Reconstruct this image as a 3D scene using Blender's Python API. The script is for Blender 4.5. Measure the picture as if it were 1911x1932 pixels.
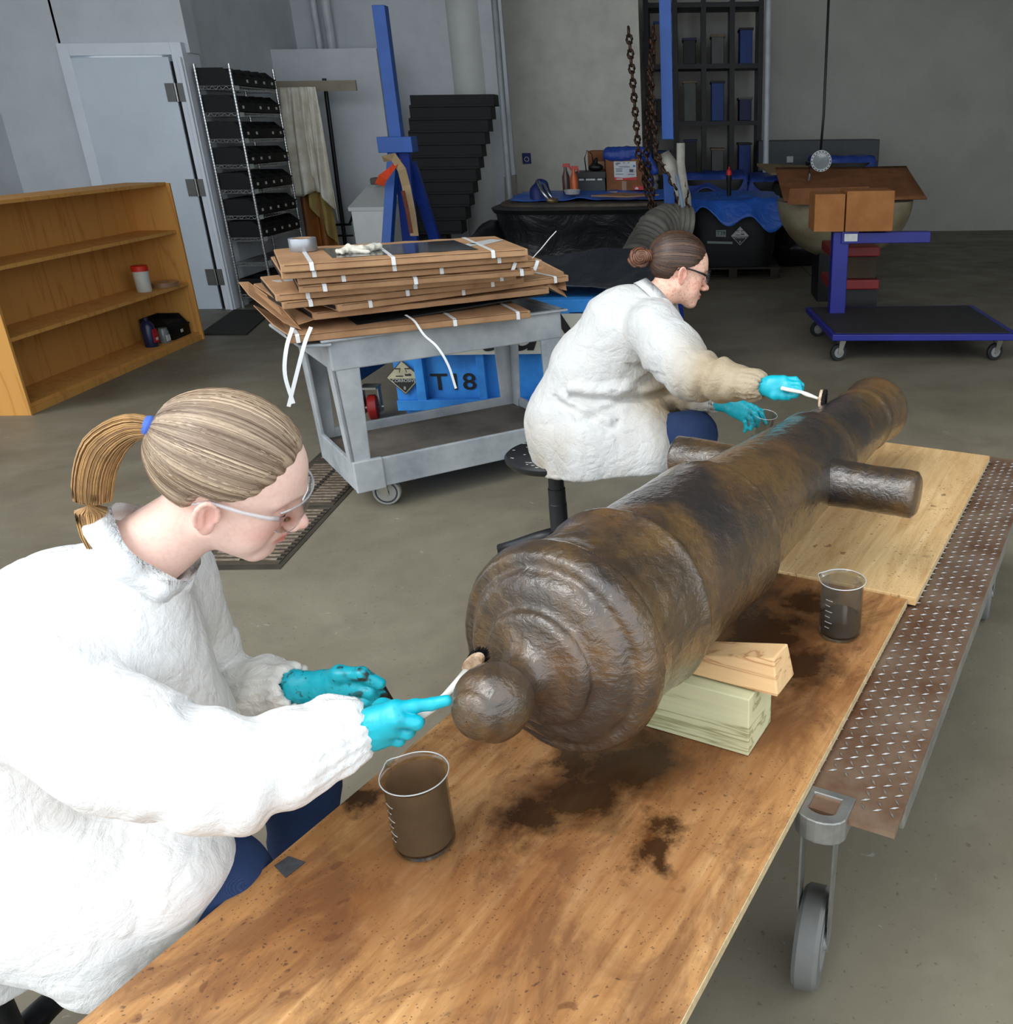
import bpy, bmesh, math, random
import numpy as np
from mathutils import Vector, Matrix, Euler
random.seed(7); np.random.seed(7)
D2R = math.pi/180
SC = bpy.context.scene
for o in list(bpy.data.objects): bpy.data.objects.remove(o)
COL = SC.collection

# ------------------------------------------------------------ camera (eye 1.6 m above the floor, looking down 23 deg)
FOC, CX, CY, PIT, ROLL, EYE = 1700., 1303., 965., 23.2*D2R, 0.7*D2R, 1.6
cd = bpy.data.cameras.new('camera'); cam = bpy.data.objects.new('camera', cd); COL.objects.link(cam)
cd.sensor_fit = 'HORIZONTAL'; cd.sensor_width = 36; cd.lens = 36*FOC/1911
cd.shift_x = -(CX-955.5)/1911; cd.shift_y = (CY-966)/1911
cd.clip_start = .05
_f = np.array([0, math.cos(PIT), -math.sin(PIT)]); _u0 = np.array([0, math.sin(PIT), math.cos(PIT)]); _r0 = np.array([1., 0, 0])
_u = _u0*math.cos(ROLL)+_r0*math.sin(ROLL); _r = _r0*math.cos(ROLL)-_u0*math.sin(ROLL)
m = Matrix.Identity(4)
for i in range(3):
    m[i][0] = _r[i]; m[i][1] = _u[i]; m[i][2] = -_f[i]
m[2][3] = EYE
cam.matrix_world = m
SC.camera = cam
def _ray(px, py): return _f+_r*(px-CX)/FOC-_u*(py-CY)/FOC
def on(px, py, z=0.):            # point of the plane at height z seen there
    d = _ray(px, py); t = (z-EYE)/d[2]; return np.array([0, 0, EYE])+d*t
def at(px, py, Y):               # point at distance Y into the room
    d = _ray(px, py); return np.array([0, 0, EYE])+d*(Y/d[1])

# ------------------------------------------------------------ light: overcast daylight through the open bay behind the camera
SC.view_settings.view_transform = 'Standard'; SC.view_settings.look = 'None'
SC.view_settings.gamma = 1; SC.view_settings.use_curve_mapping = False
SC.view_settings.exposure = 0.0
SC.cycles.max_bounces = 12; SC.cycles.transparent_max_bounces = 24
w = bpy.data.worlds.new('sky'); SC.world = w; w.use_nodes = True
nt = w.node_tree; nt.nodes.clear()
wo = nt.nodes.new('ShaderNodeOutputWorld'); bg = nt.nodes.new('ShaderNodeBackground')
bg.inputs[0].default_value = (.86, .93, 1.0, 1); bg.inputs[1].default_value = 2.15
nt.links.new(bg.outputs[0], wo.inputs[0])
sd = bpy.data.lights.new('hazy_sun', 'SUN'); sd.energy = 1.6; sd.angle = 30*D2R; sd.color = (1, .97, .92)
so = bpy.data.objects.new('hazy_sun', sd); COL.objects.link(so)
so.rotation_euler = Vector((-.62, -.62, 1.0)).to_track_quat('Z', 'Y').to_euler()

# ------------------------------------------------------------ materials
def lin(c):
    return tuple(((v/255)/12.92 if v/255 <= .04045 else ((v/255+.055)/1.055)**2.4) for v in c[:3])+(1,)
class N:
    def __init__(s, name):
        s.m = bpy.data.materials.new(name); s.m.use_nodes = True; s.t = s.m.node_tree; s.t.nodes.clear()
        s.out = s.t.nodes.new('ShaderNodeOutputMaterial'); s.b = s.t.nodes.new('ShaderNodeBsdfPrincipled')
        s.t.links.new(s.b.outputs[0], s.out.inputs[0]); s.tc = s.t.nodes.new('ShaderNodeTexCoord')
    def n(s, k, **a):
        x = s.t.nodes.new(k)
        for q, v in a.items(): setattr(x, q, v)
        return x
    def l(s, a, b): s.t.links.new(a, b)
    def setv(s, **a):
        for q, v in a.items(): s.b.inputs[q.replace('_', ' ')].default_value = v
    def coord(s, scale=(1, 1, 1), rot=(0, 0, 0)):
        mp = s.n('ShaderNodeMapping'); mp.inputs['Scale'].default_value = scale; mp.inputs['Rotation'].default_value = rot
        s.l(s.tc.outputs['Object'], mp.inputs[0]); return mp.outputs[0]
    def noise(s, scale, detail=4, rough=.55, co=None, dist=0):
        x = s.n('ShaderNodeTexNoise'); x.inputs['Scale'].default_value = scale; x.inputs['Detail'].default_value = detail
        x.inputs['Roughness'].default_value = rough; x.inputs['Distortion'].default_value = dist
        s.l(co or s.tc.outputs['Object'], x.inputs['Vector']); return x.outputs[0]
    def vor(s, scale, co=None, feature='F1', out='Distance'):
        x = s.n('ShaderNodeTexVoronoi', feature=feature); x.inputs['Scale'].default_value = scale
        s.l(co or s.tc.outputs['Object'], x.inputs['Vector']); return x.outputs[out]
    def ramp(s, f, stops):
        x = s.n('ShaderNodeValToRGB'); e = x.color_ramp.elements
        e[0].position, e[0].color = stops[0][0], stops[0][1]; e[1].position, e[1].color = stops[-1][0], stops[-1][1]
        for p, c in stops[1:-1]: k = e.new(p); k.color = c
        s.l(f, x.inputs[0]); return x.outputs[0]
    def mix(s, f, a, b, mode='MIX'):
        x = s.n('ShaderNodeMix', data_type='RGBA', blend_type=mode)
        for i, v in ((0, f), (6, a), (7, b)):
            if hasattr(v, 'node'): s.l(v, x.inputs[i])
            else: x.inputs[i].default_value = v
        return x.outputs[2]
    def math(s, op, a, b=0.):
        x = s.n('ShaderNodeMath', operation=op)
        for i, v in ((0, a), (1, b)):
            if hasattr(v, 'node'): s.l(v, x.inputs[i])
            else: x.inputs[i].default_value = v
        return x.outputs[0]
    def base(s, c): s.l(c, s.b.inputs['Base Color']) if hasattr(c, 'node') else setattr(s.b.inputs['Base Color'], 'default_value', c)
    def bump(s, h, strength=.3, dist=.01, prev=None):
        x = s.n('ShaderNodeBump'); x.inputs['Strength'].default_value = strength; x.inputs['Distance'].default_value = dist
        s.l(h, x.inputs['Height'])
        if prev: s.l(prev, x.inputs['Normal'])
        s.l(x.outputs[0], s.b.inputs['Normal']); return x.outputs[0]
    def attr(s, name='tint'):
        x = s.n('ShaderNodeAttribute', attribute_name=name); return x.outputs['Color']
W1 = (1, 1, 1, 1); K0 = (0, 0, 0, 1)
_mc = {}
def M(name, rgb, rough=.6, metal=0., var=.12, vs=6., bump=0., bs=60., rgb2=None, spec=.5, coat=0., emit=None):
    if name in _mc: return _mc[name]
    k = N(name); a = lin(rgb); b = lin(rgb2) if rgb2 else tuple(v*(1-var*2) for v in a[:3])+(1,)
    k.base(k.mix(k.ramp(k.noise(vs, 6, .6), [(.35, K0), (.7, W1)]), a, b))
    k.setv(Roughness=rough, Metallic=metal, Specular_IOR_Level=spec, Coat_Weight=coat, Coat_Roughness=.1)
    if bump: k.bump(k.noise(bs, 5, .6), bump, .004)
    if emit: k.setv(Emission_Color=lin(rgb), Emission_Strength=emit)
    _mc[name] = k.m; return k.m

def m_floor():
    k = N('concrete')
    c = k.ramp(k.noise(.9, 9, .62, dist=.4), [(.28, lin((96, 89, 75))), (.5, lin((121, 114, 97))), (.72, lin((139, 133, 116)))])
    st = k.ramp(k.noise(2.3, 8, .7), [(.52, K0), (.72, W1)])
    c = k.mix(k.math('MULTIPLY', st, .35), c, lin((88, 80, 66)))
    sp = k.ramp(k.noise(60, 3, .5), [(.66, K0), (.70, W1)])
    c = k.mix(k.math('MULTIPLY', sp, .45), c, lin((66, 52, 40)))
    wh = k.ramp(k.noise(19, 2, .5, dist=1.5), [(.73, K0), (.76, W1)])
    c = k.mix(k.math('MULTIPLY', wh, .4), c, lin((168, 166, 158)))
    k.base(c); k.l(k.ramp(k.noise(3, 5), [(.3, (.42, .42, .42, 1)), (.7, (.7, .7, .7, 1))]), k.b.inputs['Roughness'])
    k.bump(k.noise(45, 6, .7), .12, .004); return k.m
def m_plywood(name, light=False):
    k = N(name); g = k.coord((14, 1.1, 14)); flat = k.coord((1, 1, 0))
    grain = k.noise(2.2, 8, .65, g, .9)
    if light: c = k.ramp(grain, [(.3, lin((188, 150, 98))), (.55, lin((214, 180, 128))), (.75, lin((228, 200, 154)))])
    else: c = k.ramp(grain, [(.3, lin((156, 108, 60))), (.52, lin((200, 150, 94))), (.72, lin((220, 180, 128)))])
    n1 = k.noise(2.4, 7, .62, k.coord((1.6, .7, 1)), .6)
    c = k.mix(k.math('MULTIPLY', k.ramp(n1, [(.42, K0), (.52, (.55, .55, .55, 1)), (.62, W1)]), .3 if light else .8), c, lin((140, 88, 40)))
    wn = k.n('ShaderNodeTexNoise'); wn.inputs['Scale'].default_value = 6; wn.inputs['Detail'].default_value = 7; wn.inputs['Roughness'].default_value = .68; k.l(k.tc.outputs['Object'], wn.inputs['Vector'])
    wp = k.n('ShaderNodeVectorMath', operation='MULTIPLY_ADD'); k.l(wn.outputs['Color'], wp.inputs[0]); wp.inputs[1].default_value = (.26, .36, 0); k.l(flat, wp.inputs[2])
    def blob(x, y, r, soft=.35):      # soaked patch left by dripping water
        d = k.n('ShaderNodeVectorMath', operation='DISTANCE'); k.l(wp.outputs[0], d.inputs[0]); d.inputs[1].default_value = (x+.13, y+.18, 0)
        return k.ramp(d.outputs['Value'], [(r*(1-soft)*.8, W1), (r*.9, (.45, .45, .45, 1)), (r*1.25, K0)])
    B = [(-.16, 1.35, .12), (-.2, 1.7, .13), (-.14, 2.0, .12)] if light else [(.09, .98, .13), (-.03, 1.10, .14), (.20, .86, .10), (-.06, .78, .13), (-.05, 1.27, .08), (.04, .44, .12), (.0, .33, .10), (-.07, .40, .06), (-.03, .24, .07), (-.33, .18, .05), (.14, 1.16, .09), (-.1, .55, .12), (.17, .27, .05)]
    tot = None
    for q in B: m_ = blob(*q); tot = m_ if tot is None else k.math('MAXIMUM', tot, m_)
    hal = None
    if not light:
        for q in ((.02, .42, .36), (.10, .95, .42), (.1, .2, .26), (-.1, .1, .2), (.0, 1.25, .3)): m_ = blob(*q, .75); hal = m_ if hal is None else k.math('MAXIMUM', hal, m_)
        c = k.mix(k.math('MULTIPLY', hal, .6), c, lin((112, 64, 28)))
        n5 = k.ramp(k.noise(5.5, 7, .68, k.coord((1.2, .7, 1)), 1.2), [(.47, K0), (.60, W1)]); c = k.mix(k.math('MULTIPLY', n5, .6), c, lin((98, 58, 30)))
    c = k.mix(k.math('MULTIPLY', tot, .9), c, lin((42, 23, 12)))
    v1 = k.ramp(k.vor(130, k.mix(.02, flat, k.noise(40, 2))), [(.10, W1), (.22, K0)]); m1 = k.ramp(k.noise(7, 3, .6), [(.36, K0), (.5, W1)])
    c = k.mix(k.math('MULTIPLY', k.math('MULTIPLY', v1, m1), .75), c, lin((64, 38, 24)))
    v3 = k.ramp(k.vor(48, k.mix(.05, flat, k.noise(30, 3))), [(.09, W1), (.17, K0)]); m3 = k.ramp(k.noise(5, 3, .6), [(.48, K0), (.58, W1)])
    c = k.mix(k.math('MULTIPLY', k.math('MULTIPLY', v3, m3), .7), c, lin((58, 34, 20)))
    v2 = k.ramp(k.vor(17, k.mix(.09, flat, k.noise(14, 3))), [(.12, W1), (.17, K0)]); m2 = k.ramp(k.noise(3.3, 2, .5), [(.50, K0), (.55, W1)])
    c = k.mix(k.math('MULTIPLY', k.math('MULTIPLY', v2, m2), .62), c, lin((92, 50, 22)))
    k.base(c)
    k.l(k.ramp(tot, [(0, (.6, .6, .6, 1)), (1, (.25, .25, .25, 1))]), k.b.inputs['Roughness'])
    k.bump(grain, .15, .003); return k.m
def m_gun():
    k = N('wet_iron')
    c = k.ramp(k.noise(5, 9, .7, dist=.6), [(.28, lin((34, 27, 18))), (.45, lin((70, 52, 28))), (.58, lin((98, 72, 36))), (.75, lin((76, 58, 34)))])
    c = k.mix(k.ramp(k.noise(4.1, 6, .65), [(.5, K0), (.70, (.7, .7, .7, 1))]), c, lin((98, 66, 40)))
    c = k.mix(k.ramp(k.noise(2.6, 5, .6, dist=.5), [(.46, K0), (.60, (.85, .85, .85, 1))]), c, lin((27, 26, 30)))
    c = k.mix(k.ramp(k.noise(70, 4, .7), [(.5, K0), (.7, (.5, .5, .5, 1))]), c, lin((24, 20, 18)))
    k.base(c); k.setv(Specular_IOR_Level=.5, Coat_Weight=1., Coat_Roughness=.07, Coat_IOR=1.55, Roughness=.5)
    b1 = k.bump(k.noise(120, 4, .6, dist=.8), .34, .0022)
    b2 = k.bump(k.noise(42, 4, .6, k.coord((1, 1, 1.6)), 1.2), .42, .006, b1)
    k.l(b2, k.b.inputs['Coat Normal']); return k.m
def m_card(name='cardboard', c1=(190, 150, 112), c2=(164, 124, 90)):
    if name in _mc: return _mc[name]
    k = N(name); c = k.mix(k.ramp(k.noise(7, 6, .6), [(.35, K0), (.7, W1)]), lin(c1), lin(c2))
    k.base(c); k.setv(Roughness=.78, Specular_IOR_Level=.2)
    wv = k.n('ShaderNodeTexWave'); wv.inputs['Scale'].default_value = 55; wv.inputs['Distortion'].default_value = 1; k.l(k.tc.outputs['Object'], wv.inputs[0])
    k.bump(wv.outputs[1], .04, .002, k.bump(k.noise(14, 5, .6), .25, .006)); _mc[name] = k.m; return k.m
def m_tyvek(name, soil, white=(236, 238, 238)):
    k = N(name); a = k.attr()
    c = k.mix(a, lin(white), lin(soil))
    c = k.mix(k.math('MULTIPLY', k.ramp(k.noise(9, 6, .65), [(.5, K0), (.75, W1)]), .25), c, lin((216, 205, 186)))
    k.base(c); k.setv(Roughness=.5, Specular_IOR_Level=.35, Subsurface_Weight=0)
    ds = k.mix(.06, k.coord(), k.noise(9, 3))
    cr = k.vor(16, ds, 'DISTANCE_TO_EDGE'); cr2 = k.vor(42, ds, 'DISTANCE_TO_EDGE')
    b = k.bump(k.ramp(cr, [(0, K0), (.16, W1)]), .16, .008)
    b = k.bump(k.ramp(cr2, [(0, K0), (.2, W1)]), .16, .003, b)
    k.bump(k.noise(13, 6, .68, dist=2.2), .5, .012, b); return k.m
def m_tint(name, rough=.5, sss=0., spec=.5, bump=0., bs=200., aniso=0., coat=0.):
    k = N(name); k.base(k.attr()); k.setv(Roughness=rough, Specular_IOR_Level=spec, Coat_Weight=coat)
    if sss: k.setv(Subsurface_Weight=sss, Subsurface_Radius=(.012, .005, .003), Subsurface_Scale=.6)
    if bump: k.bump(k.noise(bs, 4, .6), bump, .001)
    return k.m
def m_denim():
    k = N('denim'); c = k.mix(k.noise(11, 5, .6), lin((20, 34, 66)), lin((44, 62, 98)))
    wv = k.n('ShaderNodeTexWave'); wv.inputs['Scale'].default_value = 500; k.l(k.coord((1, 1, 1), (0, .6, .6)), wv.inputs[0])
    k.base(k.mix(k.math('MULTIPLY', wv.outputs[1], .25), c, lin((70, 92, 136)))); k.setv(Roughness=.85, Specular_IOR_Level=.2)
    k.bump(k.noise(18, 5, .6), .3, .006); return k.m
def m_tarp(name, rgb, rough=.4, c2=None, big=7.):
    if name in _mc: return _mc[name]
    k = N(name); c = k.mix(k.noise(3, 6, .65), lin(rgb), lin(c2 or tuple(v*.6 for v in rgb))); k.base(c); k.setv(Roughness=rough)
    b = k.bump(k.noise(big, 6, .6, dist=1.5), .6, .03); k.bump(k.vor(big*2.2, k.mix(.15, k.coord(), k.noise(4, 3)), 'DISTANCE_TO_EDGE'), .25, .02, b)
    _mc[name] = k.m; return k.m
def m_glass(name, tint=(235, 240, 240), rough=.02, alpha=.0):
    k = N(name); k.base(lin(tint)); k.setv(Roughness=rough, Transmission_Weight=1., IOR=1.45); return k.m
def m_thin(name, tint=(240, 245, 245), fac=.12, rough=.03):     # thin clear sheet: mostly see-through with a mirror skin
    k = N(name); tr = k.n('ShaderNodeBsdfTransparent'); tr.inputs[0].default_value = lin(tint)
    gl = k.n('ShaderNodeBsdfGlossy'); gl.inputs['Roughness'].default_value = rough
    fr = k.n('ShaderNodeFresnel'); fr.inputs[0].default_value = 1.5
    mx = k.n('ShaderNodeMixShader'); k.l(k.math('ADD', k.math('MULTIPLY', fr.outputs[0], .35), fac), mx.inputs[0]); k.l(tr.outputs[0], mx.inputs[1]); k.l(gl.outputs[0], mx.inputs[2])
    k.l(mx.outputs[0], k.out.inputs[0]); return k.m
def m_wood(name, c1, c2, scale=(1, 1, 1), rot=(0, 0, 0), dist=1.2, sc=2.):
    k = N(name); g = k.coord(scale, rot); n1 = k.noise(sc, 5, .5, g, dist)
    wv = k.math('PINGPONG', k.math('MULTIPLY', n1, 9.), 1.)
    k.base(k.mix(k.ramp(wv, [(.0, K0), (.75, (.15, .15, .15, 1)), (1, W1)]), lin(c1), lin(c2))); k.setv(Roughness=.65, Specular_IOR_Level=.3)
    k.bump(wv, .1, .002); return k.m

MAT = {}
# ------------------------------------------------------------ mesh helpers
def _mesh(name, V, Fc, smooth=False):
    me = bpy.data.meshes.new(name); me.from_pydata([tuple(map(float, v)) for v in V], [], Fc); me.update()
    if smooth: me.polygons.foreach_set('use_smooth', [True]*len(me.polygons))
    return me
def np_mesh(name, V, Q, smooth=True):
    me = bpy.data.meshes.new(name); V = np.asarray(V, np.float32); Q = np.asarray(Q, np.int32); k = Q.shape[1]
    me.vertices.add(len(V)); me.vertices.foreach_set('co', V.ravel()); me.loops.add(Q.size); me.loops.foreach_set('vertex_index', Q.ravel())
    me.polygons.add(len(Q)); me.polygons.foreach_set('loop_start', np.arange(0, Q.size, k, dtype=np.int32))
    me.update(calc_edges=True); me.polygons.foreach_set('use_smooth', [smooth]*len(Q)); return me
def tint(me, C):
    a = me.color_attributes.new('tint', 'FLOAT_COLOR', 'POINT'); C = np.asarray(C, np.float32)
    if C.ndim == 1: C = np.repeat(C[None, :], len(me.vertices), 0)
    if C.shape[1] == 3: C = np.hstack([C, np.ones((len(C), 1), np.float32)])
    a.data.foreach_set('color', C.ravel())
def props(o, label=None, cat=None, group=None, kind=None):
    for k, v in (('label', label), ('category', cat), ('group', group), ('kind', kind)):
        if v: o[k] = v
    return o
def thing(name, label, cat, loc=(0, 0, 0), rz=0., group=None):
    o = bpy.data.objects.new(name, None); COL.objects.link(o); o.location = tuple(map(float, loc)); o.rotation_euler = (0, 0, rz)
    o.empty_display_size = .05; return props(o, label, cat, group)
def rootmat(o):
    mt = Matrix.Translation(o.location) @ o.rotation_euler.to_matrix().to_4x4()
    return rootmat(o.parent) @ mt if o.parent else mt
def put(name, me, mat, parent=None, label=None, cat=None, group=None, kind=None, loc=None, bevel=0., world=False):
    o = bpy.data.objects.new(name, me); COL.objects.link(o)
    for q in (mat if isinstance(mat, (list, tuple)) else [mat]):
        if q: me.materials.append(q)
    if parent:
        o.parent = parent
        if world: me.transform(rootmat(parent).inverted())
    if loc is not None: o.location = tuple(map(float, loc))
    elif parent is None and me.__class__ == bpy.types.Mesh and len(me.vertices):
        co = np.zeros(len(me.vertices)*3, np.float32); me.vertices.foreach_get('co', co); co = co.reshape(-1, 3)
        c = np.array([co[:, 0].mean(), co[:, 1].mean(), co[:, 2].min()]) if kind != 'structure' else np.zeros(3)
        me.transform(Matrix.Translation(-Vector(map(float, c)))); o.location = tuple(map(float, c))
    if bevel:
        b = o.modifiers.new('bevel', 'BEVEL'); b.width = bevel; b.segments = 2; b.limit_method = 'ANGLE'; b.angle_limit = .6
    return props(o, label, cat, group, kind)
def frame(dz, up=(0, 0, 1)):
    z = np.array(dz, float); z /= np.linalg.norm(z); u = np.array(up, float)
    if abs(z@u) > .98: u = np.array([1., 0, 0])
    x = np.cross(u, z); x /= np.linalg.norm(x); return x, np.cross(z, x), z
class MB:
    def __init__(s): s.v = []; s.f = []
    def add(s, V, Fc):
        b = len(s.v); s.v += [tuple(map(float, q)) for q in V]; s.f += [tuple(b+i for i in q) for q in Fc]; return s
    def box(s, c, size, rz=0., tilt=(0, 0)):
        R = Euler((tilt[0], tilt[1], rz)).to_matrix(); c = Vector(tuple(map(float, c)))
        V = [c+R@Vector((x*size[0]/2, y*size[1]/2, z*size[2]/2)) for x in (-1, 1) for y in (-1, 1) for z in (-1, 1)]
        return s.add(V, [(0, 1, 3, 2), (4, 6, 7, 5), (0, 4, 5, 1), (2, 3, 7, 6), (0, 2, 6, 4), (1, 5, 7, 3)])
    def hexa(s, V): return s.add(V, [(0, 3, 2, 1), (4, 5, 6, 7), (0, 1, 5, 4), (1, 2, 6, 5), (2, 3, 7, 6), (3, 0, 4, 7)])
    def slab(s, poly, z0, z1):
        n = len(poly); V = [(p[0], p[1], z0) for p in poly]+[(p[0], p[1], z1) for p in poly]
        return s.add(V, [tuple(range(n))[::-1], tuple(range(n, 2*n))]+[(i, (i+1) % n, n+(i+1) % n, n+i) for i in range(n)])
    def plate(s, poly, th):      # extrude a 3-D polygon along its normal
        P = np.array(poly, float); nn = np.cross(P[1]-P[0], P[2]-P[0]); nn /= np.linalg.norm(nn); n = len(P)
        V = list(P)+list(P+nn*th); return s.add(V, [tuple(range(n))[::-1], tuple(range(n, 2*n))]+[(i, (i+1) % n, n+(i+1) % n, n+i) for i in range(n)])
    def smooth(s): return s
    def tube(s, P, r, n=10, cap=True, flat=1., up=(0, 0, 1)):
        P = np.array(P, float); r = np.full(len(P), r) if np.isscalar(r) else np.array(r, float); V = []
        for i in range(len(P)):
            d = P[min(i+1, len(P)-1)]-P[max(i-1, 0)]; x, y, _ = frame(d, up)
            for k in range(n): a = 2*math.pi*k/n; V.append(P[i]+(x*math.cos(a)+y*math.sin(a)*flat)*r[i])
        Fc = [(i*n+k, i*n+(k+1) % n, (i+1)*n+(k+1) % n, (i+1)*n+k) for i in range(len(P)-1) for k in range(n)]
        if cap: Fc += [tuple(range(n))[::-1], tuple((len(P)-1)*n+k for k in range(n))]
        return s.add(V, Fc)
    def cyl(s, a, b, r0, r1=None, n=24, cap=True): return s.tube([a, b], [r0, r0 if r1 is None else r1], n, cap)
    def lathe(s, prof, o=(0, 0, 0), d=(0, 0, 1), n=32, cap=True):   # prof: (radius, distance along d)
        x, y, z = frame(d); o = np.array(o, float); V = []
        for r, h in prof:
            for k in range(n): a = 2*math.pi*k/n; V.append(o+z*h+(x*math.cos(a)+y*math.sin(a))*max(r, 1e-5))
        m_ = len(prof); Fc = [(i*n+k, i*n+(k+1) % n, (i+1)*n+(k+1) % n, (i+1)*n+k) for i in range(m_-1) for k in range(n)]
        if cap: Fc += [tuple(range(n))[::-1], tuple((m_-1)*n+k for k in range(n))]
        return s.add(V, Fc)
    def ribbon(s, P, w, th, side):   # flat strip along P, wide along side
        P = np.array(P, float); V = []
        sd = np.array(side, float)
        for i in range(len(P)):
            d = P[min(i+1, len(P)-1)]-P[max(i-1, 0)]; d /= np.linalg.norm(d); q = sd if sd.ndim == 1 else sd[i]
            q = q-d*(q@d); q /= np.linalg.norm(q); nn = np.cross(d, q)
            V += [P[i]-q*w/2-nn*th/2, P[i]+q*w/2-nn*th/2, P[i]+q*w/2+nn*th/2, P[i]-q*w/2+nn*th/2]
        Fc = [(i*4+k, i*4+(k+1) % 4, i*4+4+(k+1) % 4, i*4+4+k) for i in range(len(P)-1) for k in range(4)]+[(3, 2, 1, 0), tuple(len(P)*4-4+k for k in range(4))]
        return s.add(V, Fc)
    def ell(s, c, r, n=16, rot=None):
        V = []; Fc = []; m_ = n//2
        for i in range(m_+1):
            t = math.pi*i/m_
            for k in range(n):
                a = 2*math.pi*k/n; p = np.array([r[0]*math.sin(t)*math.cos(a), r[1]*math.sin(t)*math.sin(a), r[2]*math.cos(t)])
                if rot is not None: p = rot@p
                V.append(np.array(c, float)+p)
        for i in range(m_):
            for k in range(n): Fc.append((i*n+k, (i+1)*n+k, (i+1)*n+(k+1) % n, i*n+(k+1) % n))
        return s.add(V, Fc)
    def put(s, name, mat, parent=None, smooth=False, **kw):
        me = _mesh(name, s.v, s.f, smooth)
        if kw.pop('auto', False): me.polygons.foreach_set('use_smooth', [True]*len(me.polygons)); me.set_sharp_from_angle(angle=.6)
        return put(name, me, mat, parent, world=kw.pop('world', True), **kw)
def text(name, s, size, mat, parent, origin, xdir, ydir, ext=.0008, sx=1., shear=0., align='CENTER', bold=0.):
    c = bpy.data.curves.new(name, 'FONT'); c.body = s; c.size = size; c.extrude = ext; c.align_x = align; c.align_y = 'CENTER'; c.shear = shear; c.offset = bold
    q = bpy.data.objects.new('tmp', c); COL.objects.link(q); dg = bpy.context.evaluated_depsgraph_get(); me = bpy.data.meshes.new_from_object(q.evaluated_get(dg)); bpy.data.objects.remove(q); bpy.data.curves.remove(c); me.materials.clear(); me.name = name
    x = Vector(xdir).normalized(); y = Vector(ydir); y = (y-x*(x.dot(y))).normalized(); z = x.cross(y)
    mt = Matrix.Identity(4)
    for i in range(3): mt[i][0] = x[i]*sx; mt[i][1] = y[i]; mt[i][2] = z[i]; mt[i][3] = float(origin[i])
    me.transform(mt); return put(name, me, mat, parent, world=True)
# ------------------------------------------------------------ noise, distance fields, surface nets
_rs = np.random.RandomState(3); _PT = _rs.rand(64, 64, 64).astype(np.float32)
def vnoise(P):
    P = np.asarray(P, np.float32); i = np.floor(P).astype(np.int64); f = P-i; f = f*f*(3-2*f); o = 0
    for a in (0, 1):
        for b in (0, 1):
            for c in (0, 1):
                wgt = (f[:, 0] if a else 1-f[:, 0])*(f[:, 1] if b else 1-f[:, 1])*(f[:, 2] if c else 1-f[:, 2])
                o = o+wgt*_PT[(i[:, 0]+a) & 63, (i[:, 1]+b) & 63, (i[:, 2]+c) & 63]
    return o
def fbm(P, fr, octv=4, g=.5):
    o = 0; A = 1; T = 0; P = np.asarray(P, np.float32)
    for k in range(octv): o = o+A*vnoise(P*fr*2**k+17.3*k); T += A; A *= g
    return o/T
def ridge(P, fr, octv=3): 
    o = 0; A = 1; T = 0
    for k in range(octv): o = o+A*(1-np.abs(2*vnoise(np.asarray(P)*fr*2**k+9.1*k)-1))**2; T += A; A *= .5
    return o/T
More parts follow.
